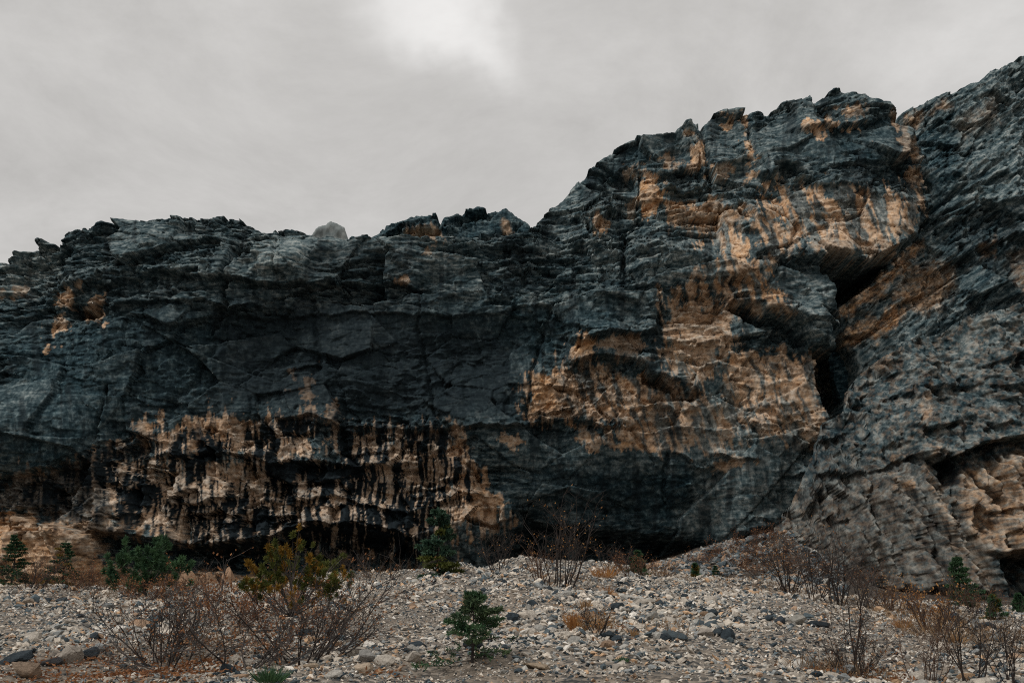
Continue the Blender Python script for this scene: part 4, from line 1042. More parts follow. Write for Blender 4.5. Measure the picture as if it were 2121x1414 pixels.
gy = np.concatenate([np.linspace(-260, 4, 12)[:-1], np.linspace(4, 46, 170)[:-1], np.linspace(46, 110, 80)[:-1], np.linspace(110, 700, 14)])
gx = np.concatenate([np.linspace(-600, -48, 14)[:-1], np.linspace(-48, 48, 260)[:-1], np.linspace(48, 600, 14)])
GX, GY = np.meshgrid(gx, gy)
GZ = ground_z(GX, GY)
nr, nc = GX.shape
idx = np.arange(nr * nc).reshape(nr, nc)
Fq = np.stack([idx[:-1, :-1], idx[:-1, 1:], idx[1:, 1:], idx[1:, :-1]], -1).reshape(-1, 4)
ground = new_obj("ground", mesh_np("ground", np.stack([GX, GY, GZ], -1).reshape(-1, 3), Fq, gravel_material()))
tag(ground, "pale gravel bank sloping up to the cliff", "ground", kind="structure")

# ------------------------------------------------------------------ stones
import bmesh
rng = np.random.default_rng(11)


def ico(sub):
    bm = bmesh.new(); bmesh.ops.create_icosphere(bm, subdivisions=sub, radius=1.0)
    V = np.array([v.co[:] for v in bm.verts], np.float32); Fi = np.array([[v.index for v in f.verts] for f in bm.faces], np.int32)
    bm.free(); return V, Fi


def stone_shape(V, r, nplanes, flat):
    """cut a ball with random planes into an angular stone"""
    N = r.normal(size=(nplanes, 3)); N /= np.linalg.norm(N, axis=1)[:, None]
    dpl = r.uniform(0.45, 0.9, nplanes)
    dots = V @ N.T
    rad = np.min(np.where(dots > 0.05, dpl[None, :] / np.maximum(dots, 0.05), 9.0), axis=1)
    rad = np.minimum(rad, 1.15)
    return V * rad[:, None] * np.array([1.0, r.uniform(0.6, 0.95), flat])


I1, F1 = ico(1); I2, F2 = ico(2); I3, F3 = ico(3)
SM = [stone_shape(I1, rng, 5, rng.uniform(0.4, 0.8)) for _ in range(40)]
PALETTE = np.array([(0.55, 0.485, 0.405), (0.47, 0.42, 0.355), (0.37, 0.355, 0.32), (0.235, 0.245, 0.24), (0.034, 0.047, 0.056), (0.080, 0.104, 0.115), (0.46, 0.30, 0.18), (0.70, 0.655, 0.585), (0.35, 0.235, 0.155)])
PWORD = ["tan", "buff", "grey-brown", "mid-grey", "slate-black", "blue-grey", "ochre", "whitish", "rusty brown"]
PPROB = np.array([0.22, 0.19, 0.14, 0.085, 0.125, 0.10, 0.05, 0.05, 0.04]); PPROB /= PPROB.sum()


def stone_material():
    m = Mat("scree_stone", 0.85, 0.25)
    tcn = m.n("ShaderNodeTexCoord").outputs["Object"]
    a = m.n("ShaderNodeAttribute", attribute_name="stone")
    g = m.ramp(m.noise(tcn, 14.0, 4, 0.65), [(0.25, 0.55), (0.5, 1.0), (0.75, 1.3)])
    return m.color(m.mix(1.0, a.outputs["Color"], g, "MULTIPLY"))


def big_stone_material():
    m = Mat("loose_stone", 0.85, 0.25)
    tcn = m.n("ShaderNodeTexCoord").outputs["Object"]
    oi = m.n("ShaderNodeObjectInfo")
    g = m.ramp(m.noise(tcn, 3.2, 6, 0.68), [(0.25, 0.5), (0.5, 1.0), (0.75, 1.35)])
    col = m.mix(1.0, oi.outputs["Color"], g, "MULTIPLY")
    m.bump(m.noise(tcn, 5.0, 5, 0.7), 0.5, 0.12)
    return m.color(col)


STONE, BIGSTONE = stone_material(), big_stone_material()
# stones over the visible bank; size falls off steeply, with coarser and finer patches
NS = 116000
_gy = np.linspace(10.5, 46.0, 400); _gr = np.interp(_gy, [10, 14, 24, 38, 46], [0.024, 0.030, 0.043, 0.059, 0.070])
_pdf = (1.07 * _gy + 2) / _gr ** 2; _cdf = np.cumsum(_pdf); _cdf /= _cdf[-1]
yy = np.interp(rng.uniform(0, 1, NS), _cdf, _gy); xx = rng.uniform(-1, 1, NS) * (0.545 * yy + 3.0)
# a share of them has rolled onto the talus below the buttress
NT_ = 9000
yy[:NT_] = rng.uniform(46, 86, NT_); xx[:NT_] = rng.uniform(8, 20, NT_) * yy[:NT_] / 62
coarse = fbm(xx / 5.0, yy / 5.0, 930, 3)
size = np.interp(yy, _gy, _gr) * np.exp(rng.normal(0, 0.42, NS)) * (1.0 + 0.75 * np.clip(coarse, -0.75, 1.0))
rare = rng.uniform(0, 1, NS) < 0.012
size = np.where(rare, size * rng.uniform(1.6, 2.6, NS), size)
size = np.clip(size, 0.016, 0.20); size[:NT_] *= 2.0
zz = ground_z(xx, yy) + size * 0.15
ci = rng.choice(len(PALETTE), NS, p=PPROB)
ci[:NT_] = rng.choice([2, 3, 3, 4, 5, 5, 8, 8], NT_)
app = size / yy; app[:NT_] = 0.004
order = np.argsort(-app)
big_i = order[:270]; mid_i = order[270:12000]; small_i = order[12000:]
OCT = np.array([(1, 0, 0), (-1, 0, 0), (0, 1, 0), (0, -1, 0), (0, 0, 1), (0, 0, -1)], np.float32)
OCF = np.array([(0, 2, 4), (2, 1, 4), (1, 3, 4), (3, 0, 4), (2, 0, 5), (1, 2, 5), (3, 1, 5), (0, 3, 5)], np.int32)
TINY = [OCT * rng.uniform(0.7, 1.15, (6, 1)) * np.array([1, rng.uniform(0.6, 1), rng.uniform(0.45, 0.9)]) + rng.normal(0, 0.16, (6, 3)) for _ in range(30)]


def scatter(ids, shapes, faces):
    n = len(ids); base = np.stack(shapes)[rng.integers(0, len(shapes), n)]
    ang = rng.uniform(0, 6.283, n); ca, sa = np.cos(ang), np.sin(ang); tx = rng.normal(0, 0.35, n)
    bx = base[:, :, 0] * ca[:, None] - base[:, :, 1] * sa[:, None]
    by = base[:, :, 0] * sa[:, None] + base[:, :, 1] * ca[:, None]
    bz = base[:, :, 2] * np.cos(tx)[:, None] + bx * np.sin(tx)[:, None]
    S = size[ids][:, None]
    P = np.stack([bx * S + xx[ids][:, None], by * S + yy[ids][:, None], bz * S + zz[ids][:, None]], -1).reshape(-1, 3)
    nv = base.shape[1]
    Fs = (faces[None] + (np.arange(n) * nv)[:, None, None]).reshape(-1, 3)
    cc = np.repeat(PALETTE[ci[ids]] * rng.uniform(0.6, 1.3, (n, 1)), nv, 0)
    return P, Fs, cc


Pa, Fa_, Ca = scatter(mid_i, SM, F1); Pb, Fb_, Cb = scatter(small_i, TINY, OCF)
A = np.ones((len(Pa) + len(Pb), 4), np.float32); A[:, :3] = np.vstack([Ca, Cb])
scree = new_obj("scree", mesh_np("scree", np.vstack([Pa, Pb]), np.vstack([Fa_, Fb_ + len(Pa)]), STONE, False, {"stone": A}))
tag(scree, "countless small angular stones covering the gravel bank", "scree", kind="stuff")

BIGMESH = []
for k in range(26):
    V = stone_shape(I2, rng, 7, rng.uniform(0.4, 0.8))
    V = V + 0.012 * rng.normal(size=V.shape)
    me = mesh_np("stone", V, F2, BIGSTONE, False); BIGMESH.append(me)
STONES = []      # (object, colour word, x, y) for the labels further down


def put_stone(x, y, z, s, colour, mesh=None, scale=(1, 1, 1), rz=None, word=None, tiltx=0.0):
    o = new_obj("stone", mesh or BIGMESH[int(rng.integers(0, len(BIGMESH)))])
    o.location = (x, y, z); o.scale = (s * scale[0], s * scale[1], s * scale[2])
    o.rotation_euler = (tiltx + rng.normal(0, 0.12), rng.normal(0, 0.15), rng.uniform(0, 6.28) if rz is None else rz)
    o.color = (*colour, 1)
    return o


for i in big_i:
    c = PALETTE[ci[i]] * rng.uniform(0.75, 1.2)
    o = put_stone(xx[i], yy[i], zz[i], size[i] * 1.05, c)
    STONES.append((o, PWORD[ci[i]], xx[i], yy[i]))
# ------------------------------------------------------------------ vegetation
class MB:
    """collects triangles"""
    def __init__(self): self.v = []; self.f = []; self.n = 0

    def add(self, V, Fi):
        V = np.asarray(V, np.float32).reshape(-1, 3)
        self.v.append(V); self.f.append(np.asarray(Fi, np.int32) + self.n); self.n += len(V)

    def tube(self, P, R, sides=3):
        P = np.asarray(P, float); R = np.asarray(R, float); n = len(P)
        T = np.gradient(P, axis=0); T /= np.linalg.norm(T, axis=1)[:, None] + 1e-9
        ref = np.array([0.31, 0.77, 0.55]); A_ = np.cross(T, ref); A_ /= np.linalg.norm(A_, axis=1)[:, None] + 1e-9
        B_ = np.cross(T, A_)
        th = np.arange(sides) * 2 * np.pi / sides
        ring = P[:, None] + R[:, None, None] * (np.cos(th)[None, :, None] * A_[:, None] + np.sin(th)[None, :, None] * B_[:, None])
        F_ = []
        for i in range(n - 1):
            for k in range(sides):
                a = i * sides + k; b = i * sides + (k + 1) % sides
                F_ += [(a, b, b + sides), (a, b + sides, a + sides)]
        self.add(ring.reshape(-1, 3), F_)

    def blades(self, P, Dr, L, W, r):
        """flat pointed leaves: base points, directions, lengths, widths"""
        P = np.asarray(P, float); Dr = np.asarray(Dr, float); n = len(P)
        Dr = Dr / (np.linalg.norm(Dr, axis=1)[:, None] + 1e-9)
        S = np.cross(Dr, r.normal(size=(n, 3))); S /= np.linalg.norm(S, axis=1)[:, None] + 1e-9
        L = np.broadcast_to(L, n)[:, None]; W = np.broadcast_to(W, n)[:, None]
        V = np.stack([P, P + Dr * L * 0.45 + S * W, P + Dr * L, P + Dr * L * 0.45 - S * W], 1).reshape(-1, 3)
        b = np.arange(n)[:, None] * 4
        F_ = np.concatenate([b + np.array([[0, 1, 2]]), b + np.array([[0, 2, 3]])])
        self.add(V, F_)

    def build(self, name, mat, parent, origin, smooth=False):
        V = np.vstack(self.v) - np.asarray(origin, np.float32); Fi = np.vstack(self.f)
        return new_obj(name, mesh_np(name, V, Fi, mat, smooth), parent)


def plant_mat(name, a, b, scale=6.0, rough=0.8, trans=0.0):
    m = Mat(name, rough, 0.2)
    tcn = m.n("ShaderNodeTexCoord").outputs["Object"]
    c = m.ramp(m.noise(tcn, scale, 3, 0.6), [(0.33, a), (0.67, b)])
    m.color(c)
    if trans:
        t = m.n("ShaderNodeBsdfTranslucent"); m.l(c, t.inputs["Color"])
        mx = m.n("ShaderNodeMixShader"); mx.inputs[0].default_value = trans
        m.l(m.b.outputs[0], mx.inputs[1]); m.l(t.outputs[0], mx.inputs[2])
        m.l(mx.outputs[0], m.t.nodes["Material Output"].inputs["Surface"])
    return m.m


BARK_DARK = plant_mat("dark_bark", (0.020, 0.016, 0.015), (0.060, 0.047, 0.040), 9)
BARK_GREY = plant_mat("grey_bark", (0.030, 0.026, 0.025), (0.10, 0.084, 0.075), 9)
BARK_RED = plant_mat("reddish_bark", (0.05, 0.028, 0.02), (0.125, 0.072, 0.048), 9)
SPRUCE = plant_mat("spruce_needles", (0.016, 0.045, 0.026), (0.070, 0.135, 0.060), 4, 0.7, 0.15)
SPRUCE_BLUE = plant_mat("bluish_needles", (0.016, 0.046, 0.034), (0.070, 0.125, 0.072), 4, 0.7, 0.15)
YELLOWING = plant_mat("yellowing_needles", (0.08, 0.062, 0.014), (0.30, 0.19, 0.035), 4, 0.7, 0.15)
SAPLING = plant_mat("sapling_needles", (0.016, 0.040, 0.026), (0.115, 0.165, 0.075), 10, 0.7, 0.2)
PINE_GREEN = plant_mat("pine_needles", (0.020, 0.058, 0.030), (0.085, 0.16, 0.07), 3, 0.7, 0.15)
PINE_GOLD = plant_mat("golden_pine_needles", (0.10, 0.075, 0.014), (0.36, 0.19, 0.03), 5, 0.7, 0.2)
PINE_OLIVE = plant_mat("olive_pine_needles", (0.035, 0.052, 0.014), (0.14, 0.15, 0.035), 5, 0.7, 0.2)
LEAF_ORANGE = plant_mat("orange_leaves", (0.26, 0.10, 0.03), (0.55, 0.30, 0.11), 7, 0.8, 0.3)
LEAF_RUST = plant_mat("rusty_leaves", (0.13, 0.05, 0.024), (0.36, 0.17, 0.075), 5, 0.85, 0.2)
STRAW = plant_mat("dry_straw", (0.22, 0.12, 0.05), (0.46, 0.30, 0.16), 5, 0.85, 0.2)
STRAW_DULL = plant_mat("dull_straw", (0.12, 0.075, 0.042), (0.30, 0.20, 0.12), 3, 0.85, 0.2)
FLUFF = plant_mat("seed_fluff", (0.34, 0.23, 0.14), (0.55, 0.42, 0.29), 9, 0.9, 0.2)
LANDMARKS = []


def px_len(px, y): return px * (y * CP + 1.0) / FPX


def root(name, loc, label, category, group=None):
    e = bpy.data.objects.new(name, None); scene.collection.objects.link(e); e.location = loc
    e.empty_display_size = 0.2
    tag(e, label, category, group)
    return e


def grow(mb, r, p, d, L, rad, level, maxlevel, kink=0.25, lift=0.06, kids=(5, 8), tips=None, sides=3, spread=0.75):
    n = (5, 4, 2)[min(level, 2)]
    P = [np.array(p, float)]; d = np.array(d, float); d /= np.linalg.norm(d)
    for i in range(n):
        d = d + r.normal(0, kink, 3) * 0.5 + np.array([0, 0, lift]); d /= np.linalg.norm(d)
        P.append(P[-1] + d * L / n)
    R = np.linspace(rad, rad * 0.35, n + 1)
    mb.tube(P, R, sides if level == 0 else 3)
    if level < maxlevel:
        for k in range(int(r.integers(*kids))):
            t = r.uniform(0.25, 1.0) * n; i = min(int(t), n - 1); q = P[i] + (P[i + 1] - P[i]) * (t - i)
            dd = (P[i + 1] - P[i]); dd /= np.linalg.norm(dd)
            nd = dd + r.normal(0, spread, 3) * np.array([1, 1, 0.7]); nd[2] += 0.1
            grow(mb, r, q, nd, L * r.uniform(0.35, 0.6), max(rad * 0.5, 0.0022), level + 1, maxlevel, kink, lift, kids, tips, 3, spread)
    elif tips is not None:
        tips.append((P[-1], d)); tips.append((P[1], d))


def shrub(px, py, hpx, wpx, label, name="bare_shrub", category="shrub", stems=10, mat=None, leaf=None, nleaf=0, leaf_len=0.05, seed=0, lean=0.0, maxlevel=2, kids=(4, 7), thick=1.0, group=None, landmark=None, upright=0.0, leaf_name="leaves", kink=0.25):
    x, y, z = ground_hit(px, py); r = np.random.default_rng(1000 + seed)
    h = px_len(hpx, y); w = px_len(wpx, y)
    e = root(name, (x, y, z - 0.03), label, category, group)
    tips = []
    fan = max(0.25, w / (2 * h))
    for s in range(stems):
        a = r.uniform(0, 6.283); q = r.uniform(0.1, 1.0) ** 0.7
        d = np.array([math.cos(a) * fan * q + lean, math.sin(a) * fan * q * 0.8, 1.0 - 0.25 * q + upright])
        L = h * r.uniform(0.6, 1.0) * (1.0 - 0.1 * q) * np.linalg.norm(d) / max(d[2], 0.7) * 0.92
        mb = MB(); b0 = np.array([x, y, z - 0.05]) + np.array([math.cos(a), math.sin(a), 0]) * w * 0.16 * r.uniform(0, 1) ** 0.7
        grow(mb, r, b0, d, L, thick * (0.006 + 0.010 * h / 1.5) * r.uniform(0.7, 1.2), 0, maxlevel, kink, 0.05, kids, tips, 4)
        mb.build("stem", mat or BARK_DARK, e, e.location)
    if leaf and nleaf:
        pick = r.integers(0, len(tips), nleaf)
        P = np.array([tips[i][0] for i in pick]) + r.normal(0, 0.02 + 0.012 * h, (nleaf, 3)); Dr = np.array([tips[i][1] for i in pick]) + r.normal(0, 0.8, (nleaf, 3))
        mb = MB(); mb.blades(P, Dr, leaf_len * r.uniform(0.6, 1.2, nleaf), leaf_len * 0.28, r)
        mb.build(leaf_name, leaf, e, e.location)
    if landmark: LANDMARKS.append((landmark, x, y))
    return e


def needles_along(mb, r, P, n, L, W, fluff):
    P = np.asarray(P); seg = r.integers(0, len(P) - 1, n); t = r.uniform(0, 1, n)[:, None]
    Q = P[seg] * (1 - t) + P[seg + 1] * t; Dd = P[seg + 1] - P[seg]; Dd /= np.linalg.norm(Dd, axis=1)[:, None] + 1e-9
    mb.blades(Q, Dd * 0.7 + r.normal(0, fluff, (n, 3)), L * r.uniform(0.7, 1.2, n), W, r)


def spruce(px, py, hpx, wpx, label, seed=0, mat=None, mat2=None, name="spruce_tree", category="tree", bare=0.08, tiers=11, needle=0.05, dens=1.0, droop=-0.1, bias=0.0, landmark=None, group=None, top=1.0, trunk_mat=None, ragged=0.0, nw=0.16, old=0.28, bare_low=0.0):
    x, y, z = ground_hit(px, py); r = np.random.default_rng(2000 + seed)
    h = px_len(hpx, y); w = px_len(wpx, y) / 2
    e = root(name, (x, y, z - 0.03), label, category, group)
    tr = MB(); P = [(x + 0.02 * h * math.sin(3 * t) + bias * 0.1 * h * t, y, z - 0.05 + t * (h + 0.05)) for t in np.linspace(0, 1, 8)]
    tr.tube(P, np.linspace(0.022 * h + 0.006, 0.004, 8), 6); tr.build("trunk", trunk_mat or BARK_DARK, e, e.location, True)
    br = MB(); cr = MB(); cr2 = MB()
    for ti in range(tiers):
        t = bare + (0.97 - bare) * ti / (tiers - 1)
        bp = np.array([np.interp(t, np.linspace(0, 1, 8), [q[i] for q in P]) for i in range(3)])
        reach = w * (1 - t) ** 0.8 * r.uniform(0.75, 1.1) + 0.05 * h
        for k in range(int(r.integers(4, 7))):
            if r.uniform() < ragged: continue
            a = r.uniform(0, 6.283); L = reach * r.uniform(0.55, 1.05) * (1 + bias * math.cos(a))
            d = np.array([math.cos(a), math.sin(a), droop + 0.55 * t])
            Q = [bp + d * L * s + np.array([0, 0, 0.18 * L * (s * s - s)]) + r.normal(0, 0.015 * L, 3) for s in np.linspace(0, 1, 5)]
            br.tube(Q, np.linspace(0.006 * h + 0.002, 0.0015, 5), 3)
            tgt = cr2 if (mat2 is not None and r.uniform() < (old if t > 0.3 else 0.6 * (old > 0.05))) else cr
            if t < 0.45 and r.uniform() < bare_low:          # old shaded limbs keep needles only at the tip
                needles_along(cr2 if mat2 is not None else cr, r, Q[3:], int(30 * dens), needle, needle * nw, 0.55)
                for s in np.linspace(0.3, 0.9, 5):
                    b0 = bp + d * L * s; a2 = a + r.choice([-0.8, 0.8]); br.tube([b0, b0 + np.array([math.cos(a2), math.sin(a2), -0.1]) * L * 0.25], [0.003, 0.0012], 3)
                continue
            needles_along(tgt, r, Q[1:], int(42 * dens), needle, needle * nw, 0.55)
            for s in np.linspace(0.3, 0.95, 4):
                for sg in (-1, 1):
                    b0 = bp + d * L * s; dd = np.array([math.cos(a + sg * 0.8), math.sin(a + sg * 0.8), 0.05 + 0.3 * t]); l2 = L * 0.42 * (1.15 - s) + 0.03 * h
                    Q2 = [b0 + dd * l2 * u for u in (0, 0.5, 1)]
                    needles_along(tgt, r, Q2, int(26 * dens), needle, needle * nw, 0.55)
    Q = [np.array(P[-2]), np.array(P[-1]) + np.array([0, 0, 0.04 * h])]
    needles_along(cr, r, Q, int(60 * dens), needle, needle * nw, 0.6)
    br.build("branches", BARK_DARK, e, e.location); cr.build("crown", mat or SPRUCE, e, e.location)
    if cr2.n: cr2.build("yellowing_needles", mat2, e, e.location)
    if landmark: LANDMARKS.append((landmark, x, y))
    return e


def pine(px, py, tufts, label, seed=0, mat=None, mat2=None, name="pine_shrub", category="shrub", tuft_px=26, landmark=None, bark=None, density=90):
    """low pine: limbs from one foot to each given tuft (pixel positions), bottle-brush needle tufts at the ends"""
    x, y, z = ground_hit(px, py); r = np.random.default_rng(3000 + seed)
    e = root(name, (x, y, z - 0.03), label, category)
    br = MB(); c1 = MB(); c2 = MB()
    foot = np.array([x, y, z - 0.05]); R0 = px_len(tuft_px, y) * 0.5
    main = MB(); crown_c = np.mean(np.array(tufts, float), 0)
    hub = np.array(at(px + (crown_c[0] - px) * 0.35, py - (py - crown_c[1]) * 0.35, y))
    Pm = [foot + (hub - foot) * s + r.normal(0, 0.02, 3) for s in np.linspace(0, 1, 4)]; Pm[0] = foot
    main.tube(Pm, np.linspace(0.04, 0.028, 4), 6); main.build("trunk", bark or BARK_GREY, e, e.location, True)
    for (tx, ty) in tufts:
        end = np.array(at(tx, ty, y + r.normal(0, 0.35)))
        mid = (hub + end) / 2 + r.normal(0, 0.10, 3) + np.array([0, 0, -0.08])
        Q = [hub * (1 - s) ** 2 + 2 * mid * s * (1 - s) + end * s * s for s in np.linspace(0, 1, 7)]
        br.tube(Q, np.linspace(0.018, 0.005, 7), 3)
        axis = (Q[-1] - Q[-3]); axis /= np.linalg.norm(axis); axis = axis * 0.5 + np.array([0, 0, 0.6])
        for (cc_, sc_) in [(end, 1.0)] + [(end + r.normal(0, R0 * 1.15, 3), r.uniform(0.55, 0.9)) for _ in range(5)]:
            br.tube([Q[-3], cc_], [0.006, 0.004], 3)
            n = int(density * sc_); tgt = c2 if (mat2 is not None and r.uniform() < 0.4) else c1
            core = cc_ + np.outer(r.uniform(-0.6, 0.6, n), axis) * R0 * sc_
            Dr = r.normal(0, 1, (n, 3)) + axis * 1.1
            tgt.blades(core, Dr, R0 * sc_ * r.uniform(0.8, 1.35, n), R0 * 0.085, r)
    br.build("branches", bark or BARK_GREY, e, e.location); c1.build("crown", mat or PINE_GREEN, e, e.location)
    if c2.n: c2.build("new_needles", mat2, e, e.location)
    if landmark: LANDMARKS.append((landmark, x, y))
    return e


def tuft(px, py, hpx, wpx, label, seed=0, mat=None, n=160, name="grass_tuft", category="grass tuft", group=None, landmark=None, blade=0.006, heads=0):
    x, y, z = ground_hit(px, py); r = np.random.default_rng(4000 + seed)
    h = px_len(hpx, y); w = px_len(wpx, y)
    mb = MB(); a = r.uniform(0, 6.283, n); q = r.uniform(0, 1, n) ** 0.6
    B = np.stack([x + np.cos(a) * q * w * 0.28, y + np.sin(a) * q * w * 0.28, np.full(n, z - 0.02)], -1)
    Dr = np.stack([np.cos(a) * q * w / h * 0.6, np.sin(a) * q * w / h * 0.6, np.ones(n)], -1) + r.normal(0, 0.15, (n, 3))
    mb.blades(B, Dr, h * r.uniform(0.45, 1.05, n), blade, r)
    if heads:
        e = root(name, (x, y, z - 0.02), label, category, group)
        mb.build("blades", mat or STRAW, e, e.location)
        for k in range(heads):
            i = int(r.integers(0, n)); p = B[i] + Dr[i] / np.linalg.norm(Dr[i]) * h * r.uniform(0.8, 1.15)
            hb = MB(); hb.tube([B[i], p], [0.004, 0.003], 3); m_ = 110
            hb.blades(np.repeat(p[None], m_, 0), r.normal(0, 1, (m_, 3)), 0.055 * r.uniform(0.6, 1.2, m_), 0.008, r)
            hb.build("seed_head", FLUFF, e, e.location)
    else:
        e = mb.build(name, mat or STRAW, None, (x, y, z)); e.location = (x, y, z); tag(e, label, category, group)
    if landmark: LANDMARKS.append((landmark, x, y))
    return e


# ---- conifers
spruce(905, 1194, 128, 118, "blue-green spruce with a yellowing skirt on the gravel crest", 1, SPRUCE_BLUE, PINE_OLIVE, tiers=13, needle=0.15, dens=1.0, bare=0.03, ragged=0.32, nw=0.19, old=0.10, landmark="the crest spruce")
spruce(977, 1372, 124, 225, "small flat-topped spruce sapling with a bare lower trunk", 2, SAPLING, PINE_GREEN, name="spruce_sapling", bare=0.10, tiers=14, needle=0.07, dens=0.62, droop=-0.16, bias=0.10, ragged=0.30, nw=0.13, bare_low=0.75, landmark="the spruce sapling")
spruce(22, 1210, 116, 90, "dark thin spruce cut off by the photo's edge before the orange rock", 3, SPRUCE, None, tiers=17, needle=0.15, dens=0.7, ragged=0.35, nw=0.2, droop=-0.35, landmark="the thin dark spruce")
spruce(128, 1212, 98, 110, "yellow-green spruce before the orange rock foot", 4, SPRUCE, YELLOWING, tiers=16, needle=0.15, dens=0.7, ragged=0.35, nw=0.2, droop=-0.3, bias=-0.2, landmark="the yellow-green spruce")
spruce(1990, 1256, 92, 80, "dark spruce with bright green tips at the buttress foot", 5, SPRUCE, PINE_GREEN, tiers=9, needle=0.12, dens=0.8, bias=0.2, landmark="the buttress spruce")
spruce(2062, 1282, 42, 52, "tiny two-tone green spruce seedling below the rock cave", 6, PINE_GREEN, YELLOWING, name="spruce_seedling", tiers=6, needle=0.10, dens=0.6, landmark="the cave seedling")
spruce(1440, 1196, 26, 26, "tiny bright green spruce seedling at the talus foot", 7, PINE_GREEN, YELLOWING, name="spruce_seedling", tiers=6, needle=0.09, dens=0.5)
spruce(1482, 1194, 20, 22, "tiny dark green spruce seedling at the talus foot", 8, SPRUCE, None, name="spruce_seedling", tiers=5, needle=0.09, dens=0.5)
spruce(1322, 1190, 44, 50, "small dark spruce seedling at the edge of the black hollow", 9, SPRUCE, None, name="spruce_seedling", tiers=7, needle=0.10, dens=0.6)
spruce(2112, 1264, 30, 34, "green spruce seedling at the photo's edge under the rock cave", 14, PINE_GREEN, None, name="spruce_seedling", tiers=6, needle=0.10, dens=0.6)
pine(300, 1234, [(250, 1165), (232, 1190), (262, 1145), (285, 1160), (300, 1178), (318, 1150), (335, 1132), (338, 1165), (352, 1175), (372, 1165), (280, 1195), (325, 1195), (360, 1195), (240, 1205), (305, 1145), (290, 1210)],
     "deep green bushy pine rising over the left gravel bank", 1, PINE_GREEN, SPRUCE, tuft_px=24, landmark="the green pine", density=130)
pine(600, 1322, [(618, 1130), (560, 1148), (600, 1150), (640, 1160), (655, 1168), (585, 1160), (525, 1182), (545, 1180), (575, 1185), (610, 1178), (636, 1190), (668, 1185), (690, 1170), (690, 1195), (694, 1205), (560, 1205), (590, 1205), (620, 1210), (655, 1215), (520, 1215), (505, 1215), (540, 1215), (672, 1225), (700, 1212), (604, 1235), (575, 1195), (645, 1200)],
     "gold and green pine with tufted shoots behind the bare willow", 2, PINE_OLIVE, PINE_GOLD, tuft_px=21, landmark="the golden pine", density=95)
for o_ in []: pass

# ---- bare and half-bare shrubs
shrub(512, 1392, 165, 520, "large bare grey willow with wide-spreading forked limbs", "bare_willow", stems=16, mat=BARK_GREY, leaf=LEAF_RUST, nleaf=700, leaf_len=0.05, seed=1, maxlevel=2, kids=(5, 8), thick=1.15, upright=-0.3, kink=0.45, landmark="the wide bare willow", lean=0.03)
shrub(335, 1384, 140, 320, "dense dark bare shrub with fine twigs beside the wide willow", stems=20, mat=BARK_DARK, leaf=LEAF_RUST, nleaf=500, leaf_len=0.05, seed=2, kids=(5, 8), landmark="the dense dark shrub")
shrub(630, 1372, 160, 340, "bare shrub of long slanting twigs beneath the golden pine", stems=18, mat=BARK_DARK, leaf=LEAF_RUST, nleaf=450, leaf_len=0.05, seed=3, kids=(5, 8), lean=0.12, landmark="the slanting bare shrub")
shrub(470, 1300, 90, 240, "rust-leaved low shrub behind the wide bare willow", "leafy_shrub", stems=16, mat=BARK_RED, leaf=LEAF_RUST, nleaf=1500, leaf_len=0.055, seed=4, landmark="the rust-leaved shrub")
shrub(590, 1270, 60, 150, "rust-leaved low shrub under the golden pine's crown", "leafy_shrub", stems=12, mat=BARK_RED, leaf=LEAF_RUST, nleaf=700, leaf_len=0.055, seed=5)
shrub(1160, 1217, 165, 190, "tall thin birch shrub with a few orange leaves before the black hollow", "birch_shrub", stems=13, mat=BARK_DARK, leaf=LEAF_ORANGE, nleaf=130, leaf_len=0.06, seed=6, upright=0.35, lean=0.08, kids=(4, 6), landmark="the tall birch shrub")
shrub(1120, 1206, 90, 110, "short bare twiggy shrub beside the tall birch shrub", stems=10, mat=BARK_RED, leaf=LEAF_ORANGE, nleaf=60, leaf_len=0.05, seed=7, kids=(3, 6))
shrub(1635, 1228, 125, 130, "bare shrub dotted with orange leaves where talus meets buttress", stems=14, mat=BARK_DARK, leaf=LEAF_ORANGE, nleaf=260, leaf_len=0.06, seed=8, upright=0.2, landmark="the orange-dotted shrub")
shrub(1735, 1252, 140, 130, "tall bare brown shrub before the buttress", stems=13, mat=BARK_DARK, leaf=LEAF_RUST, nleaf=90, leaf_len=0.05, seed=9, upright=0.3, landmark="the tall brown shrub")
shrub(1790, 1262, 120, 100, "crooked pale-stemmed bare shrub before the buttress", stems=8, mat=BARK_GREY, seed=10, upright=0.3, kids=(3, 6), kink=0.4)
shrub(1690, 1240, 110, 110, "thin bare shrub between the orange-dotted and tall brown ones", stems=10, mat=BARK_DARK, leaf=LEAF_RUST, nleaf=80, seed=11, upright=0.2)
shrub(1770, 1400, 105, 230, "dense black-twigged low shrub on the open gravel", stems=22, mat=BARK_DARK, leaf=LEAF_RUST, nleaf=160, leaf_len=0.045, seed=12, kids=(4, 7), thick=0.7, kink=0.4, landmark="the black-twigged shrub")
shrub(1768, 1385, 215, 40, "lone tall whip standing out of the black-twigged shrub", "bare_whip", stems=2, mat=BARK_DARK, seed=13, upright=1.0, kids=(4, 6))
shrub(1920, 1414, 140, 120, "bare brown whips in the lower corner, nearest the black-twigged shrub", "bare_whips", stems=12, mat=BARK_RED, seed=14, upright=0.1, kids=(4, 7), thick=0.6, kink=0.4, landmark="the corner whips")
shrub(2010, 1414, 190, 130, "tall bare whips in the lower corner with long dark stems", "bare_whips", stems=10, mat=BARK_DARK, seed=15, upright=0.25, kids=(4, 7), thick=0.65, kink=0.4)
shrub(2095, 1414, 170, 110, "bare whips at the photo's lower corner edge", "bare_whips", stems=10, mat=BARK_DARK, seed=16, upright=0.25, kids=(4, 7), thick=0.65, kink=0.4)
